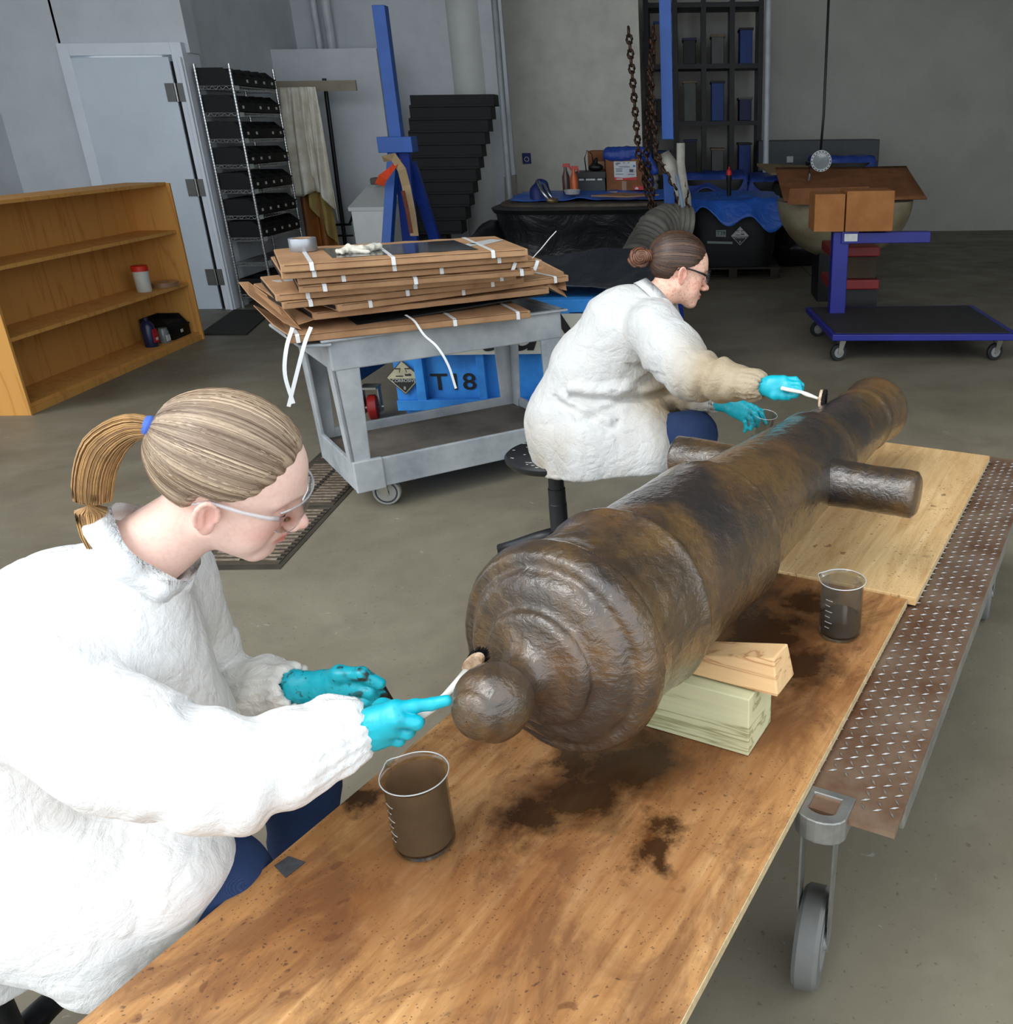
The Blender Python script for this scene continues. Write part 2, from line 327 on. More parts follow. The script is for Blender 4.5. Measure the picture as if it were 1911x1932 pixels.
class SDF:
    def __init__(s, lo, hi, h):
        s.lo = np.array(lo, float); s.h = h; s.n = np.ceil((np.array(hi, float)-s.lo)/h).astype(int)+1
        s.D = np.full(tuple(s.n), .2, np.float32)
        s.ax = [(s.lo[i]+h*np.arange(s.n[i])).astype(np.float32) for i in range(3)]
    def _box(s, a, b):
        i0 = np.clip(np.floor((a-s.lo)/s.h).astype(int), 0, s.n); i1 = np.clip(np.ceil((b-s.lo)/s.h).astype(int)+1, 0, s.n)
        return tuple(slice(i0[i], i1[i]) for i in range(3))
    def _P(s, sl): return np.meshgrid(*[s.ax[i][sl[i]] for i in range(3)], indexing='ij')
    def _op(s, sl, d, k, sub):
        A = s.D[sl]
        if sub:
            d = -d; hh = np.maximum(k-np.abs(A-d), 0)/k; s.D[sl] = np.maximum(A, d)+hh*hh*k/4
        else:
            hh = np.maximum(k-np.abs(A-d), 0)/k; s.D[sl] = np.minimum(A, d)-hh*hh*k/4
    def cap(s, a, b, ra, rb=None, k=.02, sub=False, sq=None):
        a = np.array(a, float); b = np.array(b, float); rb = ra if rb is None else rb; mg = max(ra, rb)+max(k, .02)*1.5+s.h*2
        sl = s._box(np.minimum(a, b)-mg, np.maximum(a, b)+mg); X, Y, Z = s._P(sl)
        if X.size == 0: return s
        ab = b-a; L = max(ab@ab, 1e-9); t = np.clip(((X-a[0])*ab[0]+(Y-a[1])*ab[1]+(Z-a[2])*ab[2])/L, 0, 1)
        dx, dy, dz = X-a[0]-t*ab[0], Y-a[1]-t*ab[1], Z-a[2]-t*ab[2]
        if sq is not None:      # (axis, factor): squashed along a direction
            n_ = np.array(sq[0], float); n_ /= np.linalg.norm(n_); q = dx*n_[0]+dy*n_[1]+dz*n_[2]; g = q*(1/sq[1]-1)
            dx, dy, dz = dx+g*n_[0], dy+g*n_[1], dz+g*n_[2]
        s._op(sl, np.sqrt(dx*dx+dy*dy+dz*dz)-(ra+(rb-ra)*t), k, sub); return s
    def chain(s, P, R, k=.02, **q):
        for i in range(len(P)-1): s.cap(P[i], P[i+1], R[i], R[i+1], k, **q)
        return s
    def ell(s, c, r, k=.02, sub=False, rot=None):
        c = np.array(c, float); r = np.array(r, float); mg = r.max()+max(k, .02)*1.5+s.h*2; sl = s._box(c-mg, c+mg); X, Y, Z = s._P(sl)
        if X.size == 0: return s
        X, Y, Z = X-c[0], Y-c[1], Z-c[2]
        if rot is not None: T = np.array(rot).T; X, Y, Z = (T[i, 0]*X+T[i, 1]*Y+T[i, 2]*Z for i in range(3))
        k0 = np.sqrt((X/r[0])**2+(Y/r[1])**2+(Z/r[2])**2); k1 = np.sqrt((X/r[0]**2)**2+(Y/r[1]**2)**2+(Z/r[2]**2)**2)+1e-6
        s._op(sl, k0*(k0-1)/k1, k, sub); return s
    def cut(s, p, nrm, k=.01):   # remove everything on the side the normal points to
        p = np.array(p, float); nrm = np.array(nrm, float); nrm /= np.linalg.norm(nrm); sl = tuple(slice(0, None) for _ in range(3)); X, Y, Z = s._P(sl)
        d = ((X-p[0])*nrm[0]+(Y-p[1])*nrm[1]+(Z-p[2])*nrm[2]); s._op(sl, -d, k, True); return s
    def mesh(s):
        D = s.D; S = D < 0; nx, ny, nz = D.shape; c = np.zeros((nx-1, ny-1, nz-1), np.int8); off = [(a, b, e) for a in (0, 1) for b in (0, 1) for e in (0, 1)]
        for a, b, e in off: c += S[a:nx-1+a, b:ny-1+b, e:nz-1+e]
        act = (c > 0) & (c < 8); I = np.argwhere(act); idx = np.full(act.shape, -1, np.int64); idx[act] = np.arange(len(I))
        acc = np.zeros((len(I), 3)); cnt = np.zeros(len(I))
        for ax in range(3):
            for p in off:
                if p[ax]: continue
                q = list(p); q[ax] = 1; A = I+np.array(p); B = I+np.array(q); va = D[A[:, 0], A[:, 1], A[:, 2]]; vb = D[B[:, 0], B[:, 1], B[:, 2]]
                mk = (va < 0) != (vb < 0); t = np.where(mk, va/np.where(mk, va-vb, 1), 0); P = A.astype(float); P[:, ax] += t; acc[mk] += P[mk]; cnt[mk] += 1
        V = s.lo+s.h*acc/cnt[:, None]; Q = []
        for ax in range(3):
            a1, a2 = (ax+1) % 3, (ax+2) % 3; sl0 = [slice(None)]*3; sl1 = [slice(None)]*3; sl0[ax] = slice(0, -1); sl1[ax] = slice(1, None)
            A, B = S[tuple(sl0)], S[tuple(sl1)]; E = np.argwhere(A != B)
            if not len(E): continue
            ok = (E[:, a1] > 0) & (E[:, a2] > 0) & (E[:, a1] < D.shape[a1]-1) & (E[:, a2] < D.shape[a2]-1); E = E[ok]; fl = A[E[:, 0], E[:, 1], E[:, 2]]
            def g(d1, d2): X = E.copy(); X[:, a1] += d1; X[:, a2] += d2; return idx[X[:, 0], X[:, 1], X[:, 2]]
            q = np.stack([g(-1, -1), g(0, -1), g(0, 0), g(-1, 0)], 1); q[~fl] = q[~fl][:, ::-1]; Q.append(q)
        Q = np.vstack(Q); Q = Q[(Q >= 0).all(1)]; return V, Q
def vnormals(V, Q):
    n = np.cross(V[Q[:, 2]]-V[Q[:, 0]], V[Q[:, 3]]-V[Q[:, 1]]); o = np.zeros_like(V)
    for k in range(4): np.add.at(o, Q[:, k], n)
    return o/(np.linalg.norm(o, axis=1, keepdims=True)+1e-9)
def relax(V, Q, it=2):
    for _ in range(it):
        a = np.zeros_like(V); c = np.zeros(len(V))
        for k in range(4): np.add.at(a, Q[:, k], V[Q[:, (k+1) % 4]]+V[Q[:, (k+3) % 4]]); np.add.at(c, Q[:, k], 2)
        V = .5*V+.5*a/c[:, None]
    return V
# ============================================================ the room
FLOOR = m_floor()
wallm = M('painted_block_wall', (206, 211, 216), .7, var=.06, vs=3, bump=.15, bs=25)
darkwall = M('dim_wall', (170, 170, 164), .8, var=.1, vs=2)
MB().box((0, 4.5, -.1), (24, 21, .2)).put('floor', FLOOR, kind='structure')
MB().box((-.5, 15.1, 2.5), (13, .2, 5)).put('wall_back', M('back_wall', (196, 194, 186), .75, var=.08, vs=1.5), kind='structure')
MB().box((-4.56, 12.0, 2.5), (.2, 6.0, 5)).put('wall_left', wallm, kind='structure')
MB().box((-6.3, 6.6, 2.5), (.2, 5.2, 5)).put('wall_side', wallm, kind='structure')
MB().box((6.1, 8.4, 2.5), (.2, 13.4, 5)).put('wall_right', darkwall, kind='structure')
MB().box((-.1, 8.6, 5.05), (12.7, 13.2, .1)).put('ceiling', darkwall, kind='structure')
# wall with the steel door, set forward of the long left wall
dw = MB(); dw.box((-5.95, 9.05, 2.5), (.9, .2, 5)); dw.box((-4.95, 9.05, 3.62), (1.14, .2, 2.76)); dw.put('wall_front_left', wallm, kind='structure')
fr = MB()
fr.box((-4.46, 9.02, 1.16), (.10, .30, 2.32)); fr.box((-5.45, 9.02, 1.16), (.10, .30, 2.32)); fr.box((-4.955, 9.02, 2.27), (.89, .30, .10))
fr.box((-4.435, 8.95, 1.1), (.03, .22, 2.2))
fr.put('trim_1', M('jamb_paint', (226, 232, 240), .45, var=.03), kind='structure', bevel=.004)
hp = M('hinge_steel', (118, 118, 116), .35, .9, var=.1)
dr = put('door_1', _mesh('door_1', *(lambda b: (b.v, b.f))(MB().box((-4.975, 8.90, 1.105), (.86, .05, 2.20)))), M('door_paint', (212, 222, 232), .45, var=.05, vs=2), kind='structure', bevel=.004)
MB().box((-4.528, 8.905, 1.09), (.028, .03, 2.16)).put('gap', M('gap_black', (12, 12, 12), .9), dr)
for z in (.31, 1.12, 1.92):
    h = MB().box((-4.585, 8.868, z), (.078, .006, .15)).box((-4.475, 8.862, z), (.075, .006, .15)).put('hinge', hp, dr)
    MB().cyl((-4.53, 8.86, z-.075), (-4.53, 8.86, z+.075), .010, n=12).put('hinge_pin', M('pin', (170, 168, 160), .3, .9), h)
MB().cyl((-5.33, 8.87, 1.0), (-5.33, 8.80, 1.0), .012, n=12).ell((-5.33, 8.79, 1.0), (.03, .022, .03)).put('door_handle', hp, dr, smooth=True)
MB().plate([(1.345, 12.9, .0005), (1.355, 12.9, .0005), (1.47, 8.3, .0005), (1.46, 8.3, .0005)], .001).put('trim_2', M('joint_dark', (50, 46, 40), .9), kind='structure')
MB().slab([(-4.39, 8.8), (-3.98, 8.72), (-3.76, 7.66), (-4.17, 7.68)], 0.0, .014).put('floor_mat', M('mat_rubber', (46, 44, 40), .9, var=.25, vs=30, bump=.4, bs=200), label='dark rubber floor mat lying in front of the grey door', cat='mat')
# drain channel with cast grates
dn = thing('drain_grate', 'long slotted iron floor drain running past the grey cart', 'drain', (-1.8, 4.2, 0))
gm = M('grate_iron', (96, 86, 72), .6, .3, var=.25, vs=9, bump=.3, bs=60)
MB().box((-1.81, 4.15, .001), (.36, 1.9, .004)).put('frame', M('frame_iron', (84, 78, 68), .6, .4, var=.2), dn)
sl = M('slot_grit', (150, 138, 122), .8, var=.4, vs=40, rgb2=(92, 70, 52)); bk = M('slot_dark', (30, 26, 22), .9)
for j in range(3):
    y0 = 3.24+j*.61; g = MB().box((-1.81, y0+.29, .0035), (.315, .575, .006)).put('grate', gm, dn)
    b1 = MB(); b2 = MB()
    for q in range(15):
        y = y0+.04+q*.036
        for cx in (-1.885, -1.735):
            b1.box((cx, y, .0075), (.125, .016, .002)); b2.box((cx+.07, y, .0076), (.018, .013, .0025))
    o = b1.put('slots', sl, g); props(o, kind='stuff'); o = b2.put('slot_ends', bk, g); props(o, kind='stuff')

# ============================================================ the work surface
TH = 26*D2R; EU = np.array([math.sin(TH), math.cos(TH), 0]); EW = np.array([math.cos(TH), -math.sin(TH), 0]); TO = np.array([-.663, 1.079, 0])
def T(u, w, z=0.): return TO+EU*u+EW*w+np.array([0, 0, z])
def sheet(name, u0, u1, w0, w1, z0, z1, mat, **kw):
    b = MB().box(((w0+w1)/2-.35, (u0+u1)/2, (z0+z1)/2), (w1-w0, u1-u0, z1-z0)); me = _mesh(name, b.v, b.f)
    o = put(name, me, mat, loc=T(0, .35), bevel=.0015, **kw); o.rotation_euler = (0, 0, -TH); return o
edge = M('ply_edge', (206, 182, 140), .7, var=.2, vs=90)
s1 = sheet('plywood_sheet', -.55, 1.256, 0, .70, .532, .55, m_plywood('stained_plywood'), label='near plywood sheet soaked with brown rust water under the cannon breech', cat='plywood')
s2 = sheet('plywood_sheet', 1.259, 2.36, 0, .72, .534, .556, m_plywood('pale_plywood', True), label='paler far plywood sheet with dark drips, under the cannon trunnions', cat='plywood')
for o, a in ((s1, .7), (s2, .72)):
    e = MB().box((a-.35+.0008, .35 if o is s1 else 1.81, .5415 if o is s1 else .545), (.0016, 1.8 if o is s1 else 1.09, .0165)).put('edge_ply', edge, None, world=False)
    e.parent = o; e.location = (0, 0, 0); e.data.transform(Matrix.Translation((a-.35+.0008, .35 if o is s1 else 1.81, .533 if o is s1 else .537)))
# galvanised trolley under the sheets
galv = M('galvanised_steel', (170, 170, 166), .38, .75, var=.2, vs=14, bump=.15, bs=90)
rusty = M('worn_tread_plate', (150, 128, 108), .45, .55, var=.35, vs=9, rgb2=(112, 74, 50), bump=.1)
tr = thing('platform_trolley', 'galvanised tread plate trolley on castors carrying the plywood and cannon', 'trolley', T(1.6, .42), -TH)
def TB(b, u, w, z, su, sw, sz): return b.box(T(u, w, z), (sw, su, sz), -TH)
b = MB(); TB(b, 1.47, .43, .52, 1.94, .86, .012); b.put('deck', rusty, tr)
b = MB(); random.seed(4)
for i in range(150):
    for j in range(7):
        u = .54+i*.017; w = .695+j*.025
        if u > 2.4 or w > .85 or (u < .6 and .70 < w < .78): continue
        a = (.6 if (i+j) % 2 else -.95)
        p = T(u, w, .5275); d = np.array([math.cos(-TH+a), math.sin(-TH+a), 0]); q = np.array([-d[1], d[0], 0])
        b.add([p-d*.009, p+q*.0022, p+d*.009, p-q*.0022, p+np.array([0, 0, .0022])], [(0, 3, 4), (3, 2, 4), (2, 1, 4), (1, 0, 4), (0, 1, 2, 3)])
props(b.put('tread_pattern', galv, tr), kind='stuff')
b = MB()
TB(b, .515, .39, .495, .02, .56, .05); TB(b, 2.43, .43, .495, .02, .86, .05)
TB(b, 1.50, .855, .495, 1.85, .012, .05); TB(b, 1.47, .02, .495, 1.9, .02, .05); b.put('frame_rail', galv, tr, bevel=.004)
b = MB(); P = []; ox, oy = .515, .735        # stake pocket: D-shaped socket with a real hole
outer = [(-.045, .035), (-.045, -.02)]+[(math.sin(a)*.045, -.02-math.cos(a)*.03+.0) for a in np.linspace(-1.4, 1.4, 9)]+[(.045, -.02), (.045, .035)]
inner = [(-.024, .02), (-.024, -.008)]+[(math.sin(a)*.026, -.012-math.cos(a)*.016) for a in np.linspace(-1.2, 1.2, 9)]+[(.024, -.008), (.024, .02)]
n = len(outer); V = [T(ox+y, oy+x, z) for z in (.485, .531) for (x, y) in outer]+[T(ox+y, oy+x, z) for z in (.485, .531) for (x, y) in inner]
Fc = []
for i in range(n):
    j = (i+1) % n; Fc += [(i, j, n+j, n+i), (2*n+j, 2*n+i, 3*n+i, 3*n+j), (n+i, n+j, 3*n+j, 3*n+i), (j, i, 2*n+i, 2*n+j)]
b.add(V, Fc).put('stake_pocket', galv, tr, bevel=.002)
def castor(parent, p, r, wd, zt, rz, wheelm, forkm, hub, name='caster'):
    p = np.array(p, float); d = np.array([math.cos(rz), math.sin(rz), 0]); s = np.array([-d[1], d[0], 0]); off = p-d*r*.45
    fk = MB(); fk.box((p[0], p[1], zt-.004), (.07*r/.06, .07*r/.06, .008), rz); fk.cyl((p[0], p[1], zt-.02), (p[0], p[1], zt-.006), r*.4, n=16)
    for sg in (-1, 1):
        q = s*sg*(wd/2+.006); c = off+q; a = p+q
        fk.plate([np.array([*(a+d*r*.3)[:2], zt-.018]), np.array([*(a-d*r*.5)[:2], zt-.018]), np.array([*(c-d*r*.2)[:2], r-.01]), np.array([*(c+d*r*.2)[:2], r-.01])], .004)
    f_ = fk.put(name, forkm, parent)
    MB().lathe([(r*.55, -wd/2), (r*.93, -wd/2), (r, -wd/3), (r, wd/3), (r*.93, wd/2), (r*.55, wd/2)], (off[0], off[1], r), s, 32).put('wheel', wheelm, f_, smooth=False, auto=True)
    MB().lathe([(.004, -wd/2-.009), (r*.2, -wd/2-.008), (r*.22, -wd/2-.001), (r*.6, -wd/2-.001), (r*.6, wd/2+.001), (r*.22, wd/2+.001), (r*.2, wd/2+.008), (.004, wd/2+.009)], (off[0], off[1], r), s, 24).put('hub', hub, f_, auto=True)
grw = M('grey_wheel', (112, 112, 108), .5, var=.15); 
for u, w in ((.66, .69), (.66, .08), (2.3, .76), (2.3, .08)): castor(tr, T(u, w), .10, .05, .47, math.pi/2-TH+.15, grw, galv, M('hub_grey', (150, 152, 150), .5, .3))
b = MB(); TB(b, .66, .40, .45, .12, .8, .035); TB(b, 2.3, .40, .45, .12, .8, .035); TB(b, 1.48, .40, .462, 1.7, .08, .03); b.put('axle_beam', galv, tr)

# ============================================================ the cannon
KS = .88; GC = np.array([0, 0, EYE])+(np.array([-.238, 1.35, .755])-np.array([0, 0, EYE]))*KS
GA = np.array([math.sin(27*D2R)*math.cos(3*D2R), math.cos(27*D2R)*math.cos(3*D2R), -math.sin(3*D2R)])
prof = [(.001, -.2095), (.018, -.2085), (.032, -.204), (.0385, -.1975), (.0405, -.191), (.0415, -.189), (.0485, -.185), (.055, -.173), (.0575, -.158), (.0565, -.143), (.052, -.129), (.044, -.117), (.036, -.108), (.0325, -.100),
        (.0325, -.092), (.037, -.082), (.045, -.074), (.057, -.068), (.072, -.064), (.086, -.062), (.092, -.060), (.0945, -.054), (.095, -.044), (.099, -.040), (.112, -.041), (.126, -.038), (.137, -.032), (.1425, -.024), (.146, -.014), (.150, -.012), (.155, -.016),
        (.163, -.017), (.170, -.009), (.1745, .006), (.1755, .020), (.175, .032), (.171, .037), (.1675, .040), (.166, .046), (.1665, .060), (.163, .064), (.1610, .080), (.163, .14), (.166, .178), (.1705, .190), (.171, .200), (.168, .207),
        (.160, .212), (.157, .224), (.158, .35), (.158, .50), (.1590, .535), (.1565, .547), (.147, .554), (.142, .568), (.138, .65), (.134, .75), (.128, .90), (.118, 1.15), (.122, 1.155), (.122, 1.18), (.116, 1.185), (.102, 1.40), (.092, 1.58),
        (.098, 1.59), (.099, 1.61), (.092, 1.62), (.091, 1.66), (.100, 1.72), (.107, 1.75), (.104, 1.77), (.045, 1.775), (.040, 1.70), (.001, 1.69)]
pr = []
for (r0, h0), (r1, h1) in zip(prof[:-1], prof[1:]):
    k = max(1, int(math.hypot(r1-r0, h1-h0)/.0045))
    for i in range(k): pr.append((r0+(r1-r0)*i/k, h0+(h1-h0)*i/k))
pr.append(prof[-1]); pr = np.array(pr)
for _ in range(3): pr[1:-1] = (pr[:-2]+2*pr[1:-1]+pr[2:])/4
pr[:, 0] -= sum(a_*np.exp(-((pr[:, 1]-c_)/w_)**2) for c_, a_, w_ in ((-.190, .0030, .0035), (-.046, .003, .004), (.0405, .0035, .0035), (.212, .0030, .004), (.556, .0030, .004)))*(pr[:, 0] > .01); pr[:, 0] += sum(a_*np.exp(-((pr[:, 1]-c_)/w_)**2) for c_, a_, w_ in ((.030, .0022, .005), (.198, .0026, .006), (.540, .0030, .007)))
NS = 320; x_, y_, z_ = frame(GA); ang = np.arange(NS)*2*math.pi/NS
V = (GC[None, None]+z_[None, None]*pr[:, 1][:, None, None]+(x_[None, None]*np.cos(ang)[None, :, None]+y_[None, None]*np.sin(ang)[None, :, None])*np.maximum(pr[:, 0], 1e-4)[:, None, None]).reshape(-1, 3)
i, j = np.meshgrid(np.arange(len(pr)-1), np.arange(NS), indexing='ij'); Q = np.stack([i*NS+j, i*NS+(j+1) % NS, (i+1)*NS+(j+1) % NS, (i+1)*NS+j], -1).reshape(-1, 4)
nn = vnormals(V, Q); fall = np.clip(np.repeat(pr[:, 0], NS)/.05, 0, 1)
axs = (V-GC)@z_; brk = np.exp(-((axs+.015)/.10)**2)
V = V+nn*(((fbm(V, 7, 2)-.5)*.007+(ridge(V*[1, 1, .7], 24, 3)-.4)*.0028*(.35+brk)+(fbm(V, 60, 3)-.5)*.0022)*fall)[:, None]
cn = thing('cannon', 'long wet rust-brown iron cannon lying on plywood and wood blocks', 'cannon', GC)
GUN = m_gun()
put('barrel', np_mesh('barrel', V, Q), GUN, cn, world=True)
TS = 1.0; side = np.cross(GA, [0, 0, 1]); side /= np.linalg.norm(side)
for sg in (-1, 1):
    P = [GC+GA*TS+side*sg*d+np.array([0, 0, .0]) for d in np.linspace(.06, .310, 50)]; P.append(P[-1]+side*sg*.008)
    R = [.056+.012*math.exp(-k/6) for k in range(50)]+[.046]
    b = MB().tube(P, R, 40); Vt = np.array(b.v); Vt += (Vt-(GC+GA*TS))*0; d_ = (fbm(Vt, 28, 3)-.5)*.006
    ax_ = GC+GA*TS; rad = Vt-ax_; rad -= np.outer(rad@side, side); rad /= np.linalg.norm(rad, axis=1, keepdims=True)+1e-9; b.v = [tuple(v) for v in Vt+rad*d_[:, None]]
    b.put('trunnion', GUN, cn, smooth=True)
# ------------------------------------------------------------ chocks
wd1 = m_wood('pale_green_pine', (206, 204, 164), (150, 146, 104), (.35, 4, 9), dist=1.); wd2 = m_wood('warm_pine', (222, 184, 134), (176, 126, 84), (.3, 8, 20), dist=.5)
def block(name, u0, u1, w0, w1, z0, z1, mat, tilt=0., **k):
    b = MB().box((0, 0, 0), (w1-w0, u1-u0, z1-z0)); me = _mesh(name, b.v, b.f)
    o = put(name, me, mat, loc=T((u0+u1)/2, (w0+w1)/2, (z0+z1)/2), bevel=.002, **k); o.rotation_euler = (0, tilt, -TH+k.get('rz', 0)); return o
block('wood_block', .552, .665, .13, .578, .551, .672, wd1, label='thick pale green timber block lying on the plywood under the cannon', cat='block')
def Lc(u, w, z): return (w-.53, u-.61, z-.676)
wb = MB().hexa([Lc(.578, .42, .676), Lc(.575, .622, .676), Lc(.655, .625, .676), Lc(.655, .42, .676), Lc(.593, .42, .700), Lc(.592, .607, .742), Lc(.650, .612, .742), Lc(.650, .42, .700)])
wb.v = [v if not (abs(v[2]) > .02 and v[0] < -.1) else v for v in wb.v]
o = put('wedge_block', _mesh('wedge_block', wb.v, wb.f), wd2, loc=T(.61, .53, .676), bevel=.003, label='short orange-brown pine wedge sitting on the green block beside the cannon', cat='block'); o.rotation_euler = (0, 0, -TH)
# ------------------------------------------------------------ beakers
def beaker(u, w, r, h, label, murky, fill, grp=None, z=.5515):
    c = T(u, w, z); t = thing('beaker', label, 'beaker', c)
    g = _mc.get('bg') or m_thin('beaker_glass', (226, 230, 228), .03, .05); _mc['bg'] = g; _mc['rim'] = _mc.get('rim') or M('glass_rim', (206, 212, 212), .1, var=.05, coat=1.)
    t_ = .0022; pf = [(r*.9, 0), (r, .006), (r, h*.93), (r*1.02, h*.97), (r*1.09, h)]; ng = len(pf)+1
    b = MB().lathe([(.001, 0)]+pf, c, (0, 0, 1), 48, cap=False)
    V = np.array(b.v)        # pouring lip
    d = V[:, :2]-c[:2]; a = np.arctan2(d[:, 1], d[:, 0]); k = np.exp(-((a-2.6)/.22)**2)*np.clip((V[:, 2]-c[2]-h*.9)/(h*.1), 0, 1)
    V[:, :2] += d*(k*.14)[:, None]; b.v = [tuple(v) for v in V]
    b.put('glass', g, t, smooth=True); rv = [b.v[len(b.v)-48+q_] for q_ in range(48)]; MB().tube(rv+[rv[0]], .0011, 6, cap=False).put('rim', _mc['rim'], t, smooth=True)
    if murky:   # dried brown film of sediment inside
        MB().lathe([(r-t_-.0006, .012), (r-t_-.0006, h*.93)], c, (0, 0, 1), 48, cap=False).put('sediment_film', murky, t, smooth=True)
    lq = M('rust_water', (52, 34, 22), .08, var=.1, coat=.3)
    MB().lathe([(.001, .005), (r-.0045, .0062), (r-.0035, .012), (r-.0035, h*fill), (.001, h*fill)], c, (0, 0, 1), 48, cap=False).put('rust_water', lq, t, auto=True)
    mk = MB()
    for i in range(6):
        for q_ in range(6):
            a0 = -2.5+q_*.06*(1 if i % 2 else .6); z_k = c[2]+h*(.25+.1*i)
            p0 = np.array([c[0]+math.cos(a0)*(r+.0004), c[1]+math.sin(a0)*(r+.0004), z_k]); mk.box(p0, (.0006, .004, .0012), a0)
    props(mk.put('graduations', M('white_print', (214, 214, 210), .6), t), kind='stuff')
    return t
film = N('brown_film'); film.base(film.mix(film.noise(14, 6, .7), lin((96, 72, 50)), lin((140, 112, 84)))); film.setv(Roughness=.5, Alpha=.86); film = film.m
beaker(.137, .192, .0475, .137, 'brown-filmed glass beaker standing on the near plywood left of the cannon', film, .32)
thin = N('thin_film'); thin.base(thin.mix(thin.noise(14, 6, .7), lin((90, 74, 60)), lin((150, 140, 130)))); thin.setv(Roughness=.5, Alpha=.35); thin = thin.m
beaker(1.033, .60, .046, .135, 'clear glass beaker with dark water standing right of the cannon', thin, .36)
MB().slab([T(-.002, .012)[:2], T(-.012, .048)[:2], T(.024, .050)[:2], T(.022, .016)[:2]], .5505, .5515).put('tape_scrap', M('duct_tape', (96, 98, 104), .3, .5, var=.2, vs=60), label='scrap of grey duct tape on the left edge of the plywood', cat='tape')

# ============================================================ grey utility cart
CL = np.array([-1.51, 3.70, 0]); CA = 34.9*D2R; CX_ = np.array([math.cos(CA), math.sin(CA), 0]); CY_ = np.array([-math.sin(CA), math.cos(CA), 0])
def C(x, y, z=0.): return CL+CX_*x+CY_*y+np.array([0, 0, z])
ctm = M('cart_plastic', (178, 182, 184), .5, var=.2, vs=5, rgb2=(132, 140, 146), bump=.15, bs=30)
ct = thing('utility_cart', 'grey moulded plastic utility cart under the stack of flat cartons', 'cart', C(.55, .3), CA)
def CB(b, x, y, z, sx, sy, sz): return b.box(C(x, y, z), (sx, sy, sz), CA)
CLN, CWD = 1.10, .60
b = MB(); CB(b, .56, .3, .70, 1.06, .56, .02)
CB(b, .56, .012, .73, 1.08, .022, .13); CB(b, .56, .588, .73, 1.08, .022, .13); CB(b, .03, .3, .73, .022, .58, .13); CB(b, 1.09, .3, .73, .022, .58, .13)
b.put('top_tray', ctm, ct, bevel=.006)
b = MB(); CB(b, .56, -.004, .797, 1.14, .03, .012); CB(b, .56, .604, .797, 1.14, .03, .012); CB(b, 1.105, .3, .797, .03, .62, .012)
b.plate([C(-.09, .02, .790), C(-.09, .58, .790), C(.03, .62, .790), C(.03, -.02, .790)], .014); b.put('rim_and_handle', ctm, ct, bevel=.005)
def cleg(x, y, sx, sy):
    b = MB(); w0, w1 = .10, .075
    for (ax, d0) in (('x', sx), ('y', sy)):
        if ax == 'x': V = [C(x, y, .70), C(x+sx*w0*1.15, y, .70), C(x+sx*w0*1.15, y+sy*.018, .70), C(x, y+sy*.018, .70), C(x+sx*.02, y, .12), C(x+sx*(w1+.02), y, .12), C(x+sx*(w1+.02), y+sy*.018, .12), C(x+sx*.02, y+sy*.018, .12)]
        else: V = [C(x, y, .70), C(x+sx*.018, y, .70), C(x+sx*.018, y+sy*w0, .70), C(x, y+sy*w0, .70), C(x+sx*.02, y, .12), C(x+sx*.038, y, .12), C(x+sx*.038, y+sy*w1, .12), C(x+sx*.02, y+sy*w1, .12)]
        b.hexa(V)
    me = _mesh('leg', b.v, b.f); bm = bmesh.new(); bm.from_mesh(me); bmesh.ops.recalc_face_normals(bm, faces=bm.faces); bm.to_mesh(me); bm.free()
    put('leg', me, ctm, ct, world=True, bevel=.005)
cleg(.02, .004, 1, 1); cleg(1.10, .004, -1, 1); cleg(.02, .596, 1, -1); cleg(1.10, .596, -1, -1)
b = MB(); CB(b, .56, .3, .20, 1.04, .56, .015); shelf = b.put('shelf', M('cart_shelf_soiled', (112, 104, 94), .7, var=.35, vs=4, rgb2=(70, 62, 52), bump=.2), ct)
b = MB(); CB(b, .58, .008, .185, 1.04, .018, .135); CB(b, .58, .592, .185, 1.04, .018, .135); CB(b, .045, .3, .185, .02, .56, .135); CB(b, 1.085, .3, .185, .02, .56, .135)
CB(b, .10, .001, .185, .13, .026, .145); CB(b, 1.04, .001, .185, .13, .026, .145); b.put('lower_tray', ctm, ct, bevel=.005)
dkw = M('cart_wheel', (40, 46, 56), .5, var=.1); tire = M('grey_tyre', (150, 150, 142), .6)
for x, y, rz in ((.16, .09, CA+2.6), (1.02, .09, CA+.2), (.16, .51, CA+2.9), (1.02, .51, CA+.1)):
    p = C(x, y); d = np.array([math.cos(rz), math.sin(rz), 0]); s = np.array([-d[1], d[0], 0]); off = p-d*.03; f_ = MB()
    f_.cyl((p[0], p[1], .10), (p[0], p[1], .125), .03, n=16)
    for sg in (-1, 1): q = s*sg*.022; f_.plate([p+q+d*.02+[0, 0, .105], p+q-d*.035+[0, 0, .105], off+q-d*.012+[0, 0, .05], off+q+d*.012+[0, 0, .05]], .003)
    k = f_.put('caster', M('zinc', (170, 168, 158), .35, .8), ct)
    MB().lathe([(.045, -.016), (.060, -.016), (.0635, -.011), (.0635, .011), (.060, .016), (.045, .016)], (off[0], off[1], .0635), s, 36).put('tyre', tire, k, auto=True)
    MB().lathe([(.003, -.019), (.012, -.018), (.014, -.014), (.052, -.0165), (.052, .0165), (.014, .014), (.012, .018), (.003, .019)], (off[0], off[1], .0635), s, 32).put('wheel', dkw, k, auto=True)

def SPL(P, m_=6):
    P = np.array(P, float); P = np.vstack([2*P[0]-P[1], P, 2*P[-1]-P[-2]]); o = []
    for i in range(1, len(P)-2):
        for f in np.arange(m_)/m_: p0, p1, p2, p3 = P[i-1:i+3]; o.append(.5*((2*p1)+(-p0+p2)*f+(2*p0-5*p1+4*p2-p3)*f*f+(-p0+3*p1-3*p2+p3)*f**3))
    return np.array(o+[P[-2]])
